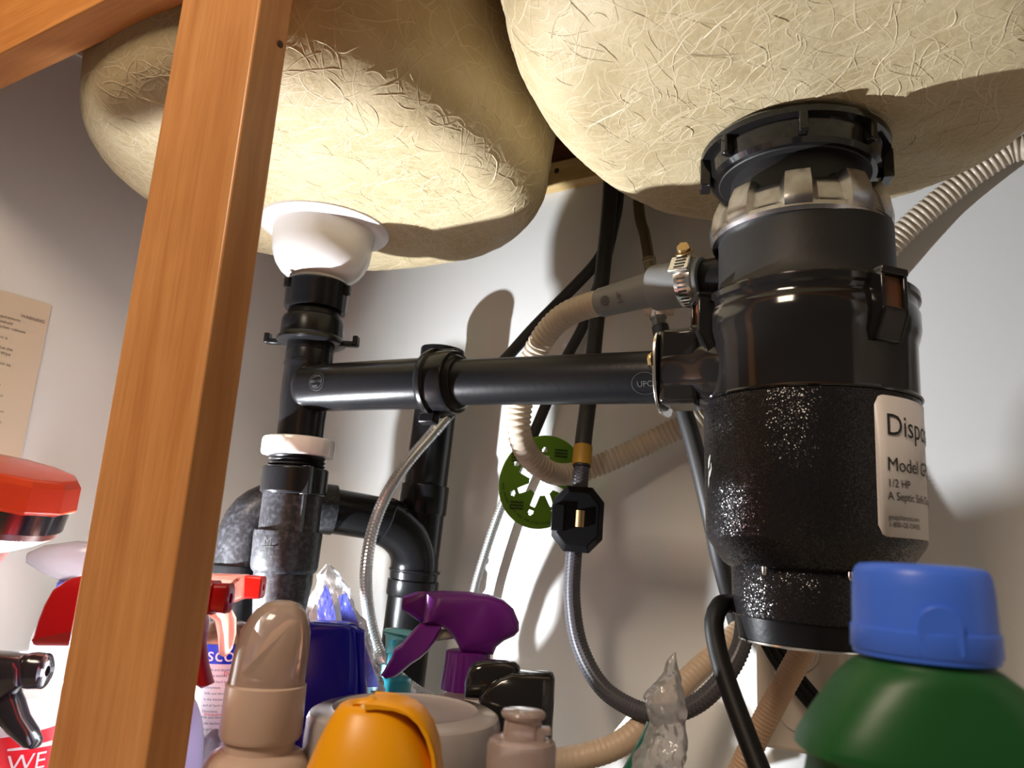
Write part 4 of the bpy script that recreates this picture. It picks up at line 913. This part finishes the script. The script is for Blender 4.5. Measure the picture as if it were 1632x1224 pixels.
px_bottle('coral_sprayer', 'pale coral see-through trigger sprayer with red square nozzle beside the trap pipe', 262, 1000, .375,
    [(205, 1000), (200, 960), (215, 925), (250, 914), (330, 913), (392, 915), (396, 918), (396, 952), (372, 962), (345, 968), (320, 985), (300, 1000)],
    [(338, 965), (362, 962), (374, 985), (374, 1010), (368, 1035), (360, 1046), (352, 1042), (350, 1012), (346, 990), (330, 975)],
    (396, 935, ((-4, 17, .25), (0, 18, .25), (22, 17, .25), (24, 14, .3), (24, 5, .5), (20, 4, .5))),
    M_coral, M_coral, M_redn, translucent('clear_white', (.75, .75, .78, 1), .2, .5), (1000, 1040, .017), .025, 1.2, th=.026)
M_cf = translucent('clear_frost', (.78, .76, .86, 1), .15, .5, .3)
px_bottle('clear_sprayer', 'clear frosty trigger sprayer with pale nozzle and orange trigger left of the wooden stile', 128, 930, .42,
    [(50, 898), (52, 880), (78, 868), (125, 862), (175, 866), (190, 885), (165, 912), (150, 928), (104, 926), (75, 914)],
    [(122, 916), (104, 922), (88, 942), (76, 966), (72, 978), (84, 978), (96, 962), (112, 948), (124, 940)],
    (56, 888, ((8, 12, .9), (0, 12, .9), (-8, 9, 1), (-11, 7, 1), (-11, 3, 1), (-8, 2, 1))),
    M_cf, translucent('orange_trigger', (.95, .22, .06, 1), .3, .5), M_cf, translucent('white_bottle', (.85, .85, .88, 1), .25, .4), (926, 968, .018), .028, 1.15, th=.026, sh=.03, colc=mat('blue_collar', srgb(70, 70, 170), .4))
M_blk = mat('black_spray_plastic', (.015, .014, .016, 1), .16, spec=.6)
px_bottle('black_sprayer', 'glossy black trigger sprayer pointing right at the lower left corner', -75, 1120, .285,
    [(-150, 1110), (-148, 1070), (-130, 1045), (-60, 1034), (0, 1038), (46, 1042), (50, 1060), (50, 1090), (34, 1100), (4, 1120), (-20, 1135), (-40, 1150), (-110, 1150)],
    [(-8, 1100), (26, 1098), (34, 1115), (42, 1140), (56, 1162), (63, 1180), (58, 1192), (44, 1190), (18, 1168), (-4, 1140), (-14, 1120)],
    (48, 1068, ((-6, 26, .8), (6, 28, .8), (8, 28, .9), (24, 27, .9), (28, 22, 1), (28, 8, 1), (22, 7, 1))),
    M_blk, M_blk, M_blk, mat('white_label_bottle', (.78, .74, .72, 1), .35), (1150, 1190, .020), .036, 1.2)
# white box with red label WE behind it
wp = at(25, 1165, .345)
o = thing('labelled_bottle', 'white bottle with red WE label below the black sprayer', 'bottle', (wp.x, wp.y, ZF)); kw = sz(1, wp)
M_lr = mat('label_red', srgb(205, 24, 38), .35); M_wb = mat('white_bottle_b', (.82, .80, .80, 1), .35)
WC = V((wp.x, wp.y, wp.z)); rr = 86 * kw
obj('bottle_body', MB().lathe((WC.x, WC.y, 0), [(rr * .92, ZF + .0002), (rr, ZF + .006), (rr, WC.z + 40 * kw), (rr * .9, WC.z + 62 * kw), (rr * .5, WC.z + 74 * kw), (rr * .3, WC.z + 78 * kw)], 64), M_wb, o)
a0 = math.atan2(-WC.y, -WC.x)
def wfn(e): return lambda x, y: V((WC.x + (rr + e) * math.cos(a0 + x / rr), WC.y + (rr + e) * math.sin(a0 + x / rr), WC.z + y))
def curved(fn, x0, x1, z0, z1, n=24, sk=0):
    return [fn(x0 + (x1 - x0) * i / n, z1 + sk * i / n) for i in range(n + 1)] + [fn(x1 - (x1 - x0) * i / n, z0) for i in range(n + 1)]
def strip(fn, x0, x1, z0, z1, n=24, sk=0):
    m_ = MB(); vs = []
    for i in range(n + 1): x = x0 + (x1 - x0) * i / n; vs += [fn(x, z0), fn(x, z1 + sk * i / n)]
    m_.add(vs, [(2 * i, 2 * i + 2, 2 * i + 3, 2 * i + 1) for i in range(n)]); return m_
lb = obj('red_label', strip(wfn(.0003), -80 * kw, 86 * kw, -110 * kw, 2 * kw, sk=22 * kw), M_lr, o)
tm = MB(); text('WE', 34 * kw, lambda x, y: wfn(.0007)(x - 4 * kw, y - 38 * kw), tm); tm2 = strip(wfn(.0006), -6 * kw, 80 * kw, -8 * kw, -5 * kw, sk=6 * kw)
obj('label_print', tm, M_wb, lb); obj('label_line', tm2, M_wb, lb)
# aerosol can with blue SCO band
ap = at(352, 1090, .438); ka = sz(1, ap); A0 = V((ap.x, ap.y, ap.z)); ra = 52 * ka
t = thing('aerosol_can', 'white can with blue band reading sco seen beside the coral sprayer', 'spray can', (ap.x, ap.y, ZF))
cb_ = obj('can_body', MB().lathe((A0.x, A0.y, 0), [(ra * .95, ZF + .0002), (ra, ZF + .003), (ra, A0.z + 66 * ka)], 56), M_wb, t)
obj('dome', MB().lathe((A0.x, A0.y, A0.z), [(ra, 66 * ka), (ra * 1.03, 68 * ka), (ra * .9, 78 * ka), (ra * .62, 92 * ka), (ra * .3, 98 * ka)], 48), mat('brown_dome', (.25, .17, .13, 1), .25, metal=.8), t)
aa = math.atan2(-A0.y, -A0.x)
def afn(e): return lambda x, y: V((A0.x + (ra + e) * math.cos(aa + x / ra), A0.y + (ra + e) * math.sin(aa + x / ra), A0.z + y))
M_bb = mat('label_blue', srgb(20, 50, 190), .3)
obj('blue_band', strip(afn(.0002), -48 * ka, 48 * ka, 38 * ka, 66 * ka), M_bb, cb_)
tm = MB(); text('sco', 30 * ka, lambda x, y: afn(.0006)(x - 26 * ka, y + 42 * ka), tm); obj('band_lettering', tm, M_wb, cb_)
tm = MB()
for i in range(13): text(['Kills and deodorizes', 'in the kitchen, bath', 'and all hard surfaces', 'Directions'][i % 4], 5.2 * ka, lambda x, y, i=i: afn(.0005)(x - 22 * ka, y + (28 - i * 8.5) * ka), tm)
obj('fine_print', tm, mat('ink_blue', srgb(60, 60, 110), .5), cb_)
tm = MB(); text('Disinfects', 8 * ka, lambda x, y: afn(.0008)(x + 2 * ka, y + 22 * ka), tm); obj('red_print', tm, M_lr, cb_)
tm = MB(); text('Precautions', 6 * ka, lambda x, y: afn(.0008)(x - 18 * ka, y - 36 * ka), tm); obj('red_print', tm, M_lr, cb_)
# orange-red faceted cap, tilted
cp_ = at(10, 800, .30); kr = sz(1, cp_) * .85; axr = (V((0, 0, 1)) * .93 + camR * .28 + V((0, -.12, 0))).normalized()
t = thing('tilted_bottle', 'orange-red faceted cap over black collar and brown cone at the left edge', 'bottle', (cp_.x - .02, cp_.y, ZF))
M_or = translucent('orange_red_cap', (.92, .10, .035, 1), .22, .45); M_bc = mat('brown_cone', srgb(96, 48, 38), .3, spec=.5)
R0 = V((cp_.x, cp_.y, cp_.z))
obj('faceted_cap', MB().lathe(R0 - camR * 12 * kr, [(118 * kr, 6 * kr), (128 * kr, 12 * kr), (122 * kr, 58 * kr), (112 * kr, 70 * kr), (60 * kr, 74 * kr)], 12, axr, phase=.3), M_or, t, ang=10, bevel=.0015)
obj('black_collar', MB().lathe(R0 - camR * 12 * kr, [(100 * kr, -34 * kr), (116 * kr, -30 * kr), (117 * kr, 8 * kr)], 48, axr), M_blk, t)
obj('cone', MB().lathe(R0 - camR * 12 * kr, [(36 * kr, -110 * kr), (44 * kr, -84 * kr), (84 * kr, -62 * kr), (108 * kr, -44 * kr), (110 * kr, -32 * kr)], 48, axr), M_bc, t)
e0 = R0 - camR * 12 * kr - axr * 105 * kr
obj('neck', MB().tube([e0, e0 - axr * .03, V((e0.x - .035, e0.y - .008, e0.z - .08)), V((-.745, .27, ZF + .03))], 30 * kr, 32), M_bc, t)
obj('foot', MB().lathe((-.745, .27, ZF), [(.028, .0002), (.029, .004), (.029, .02), (.020, .034)], 40), M_blk, t)
# white crumpled tissue-like bag low beside the can
bag('plastic_bag', 'small white crumpled bag wedged between the can and the foam pump bottle', [(1162, 338, 346), (1175, 326, 348), (1200, 315, 342), (1240, 310, 338)], .36, M_bagw, 15, depth=.012, amp=.003)
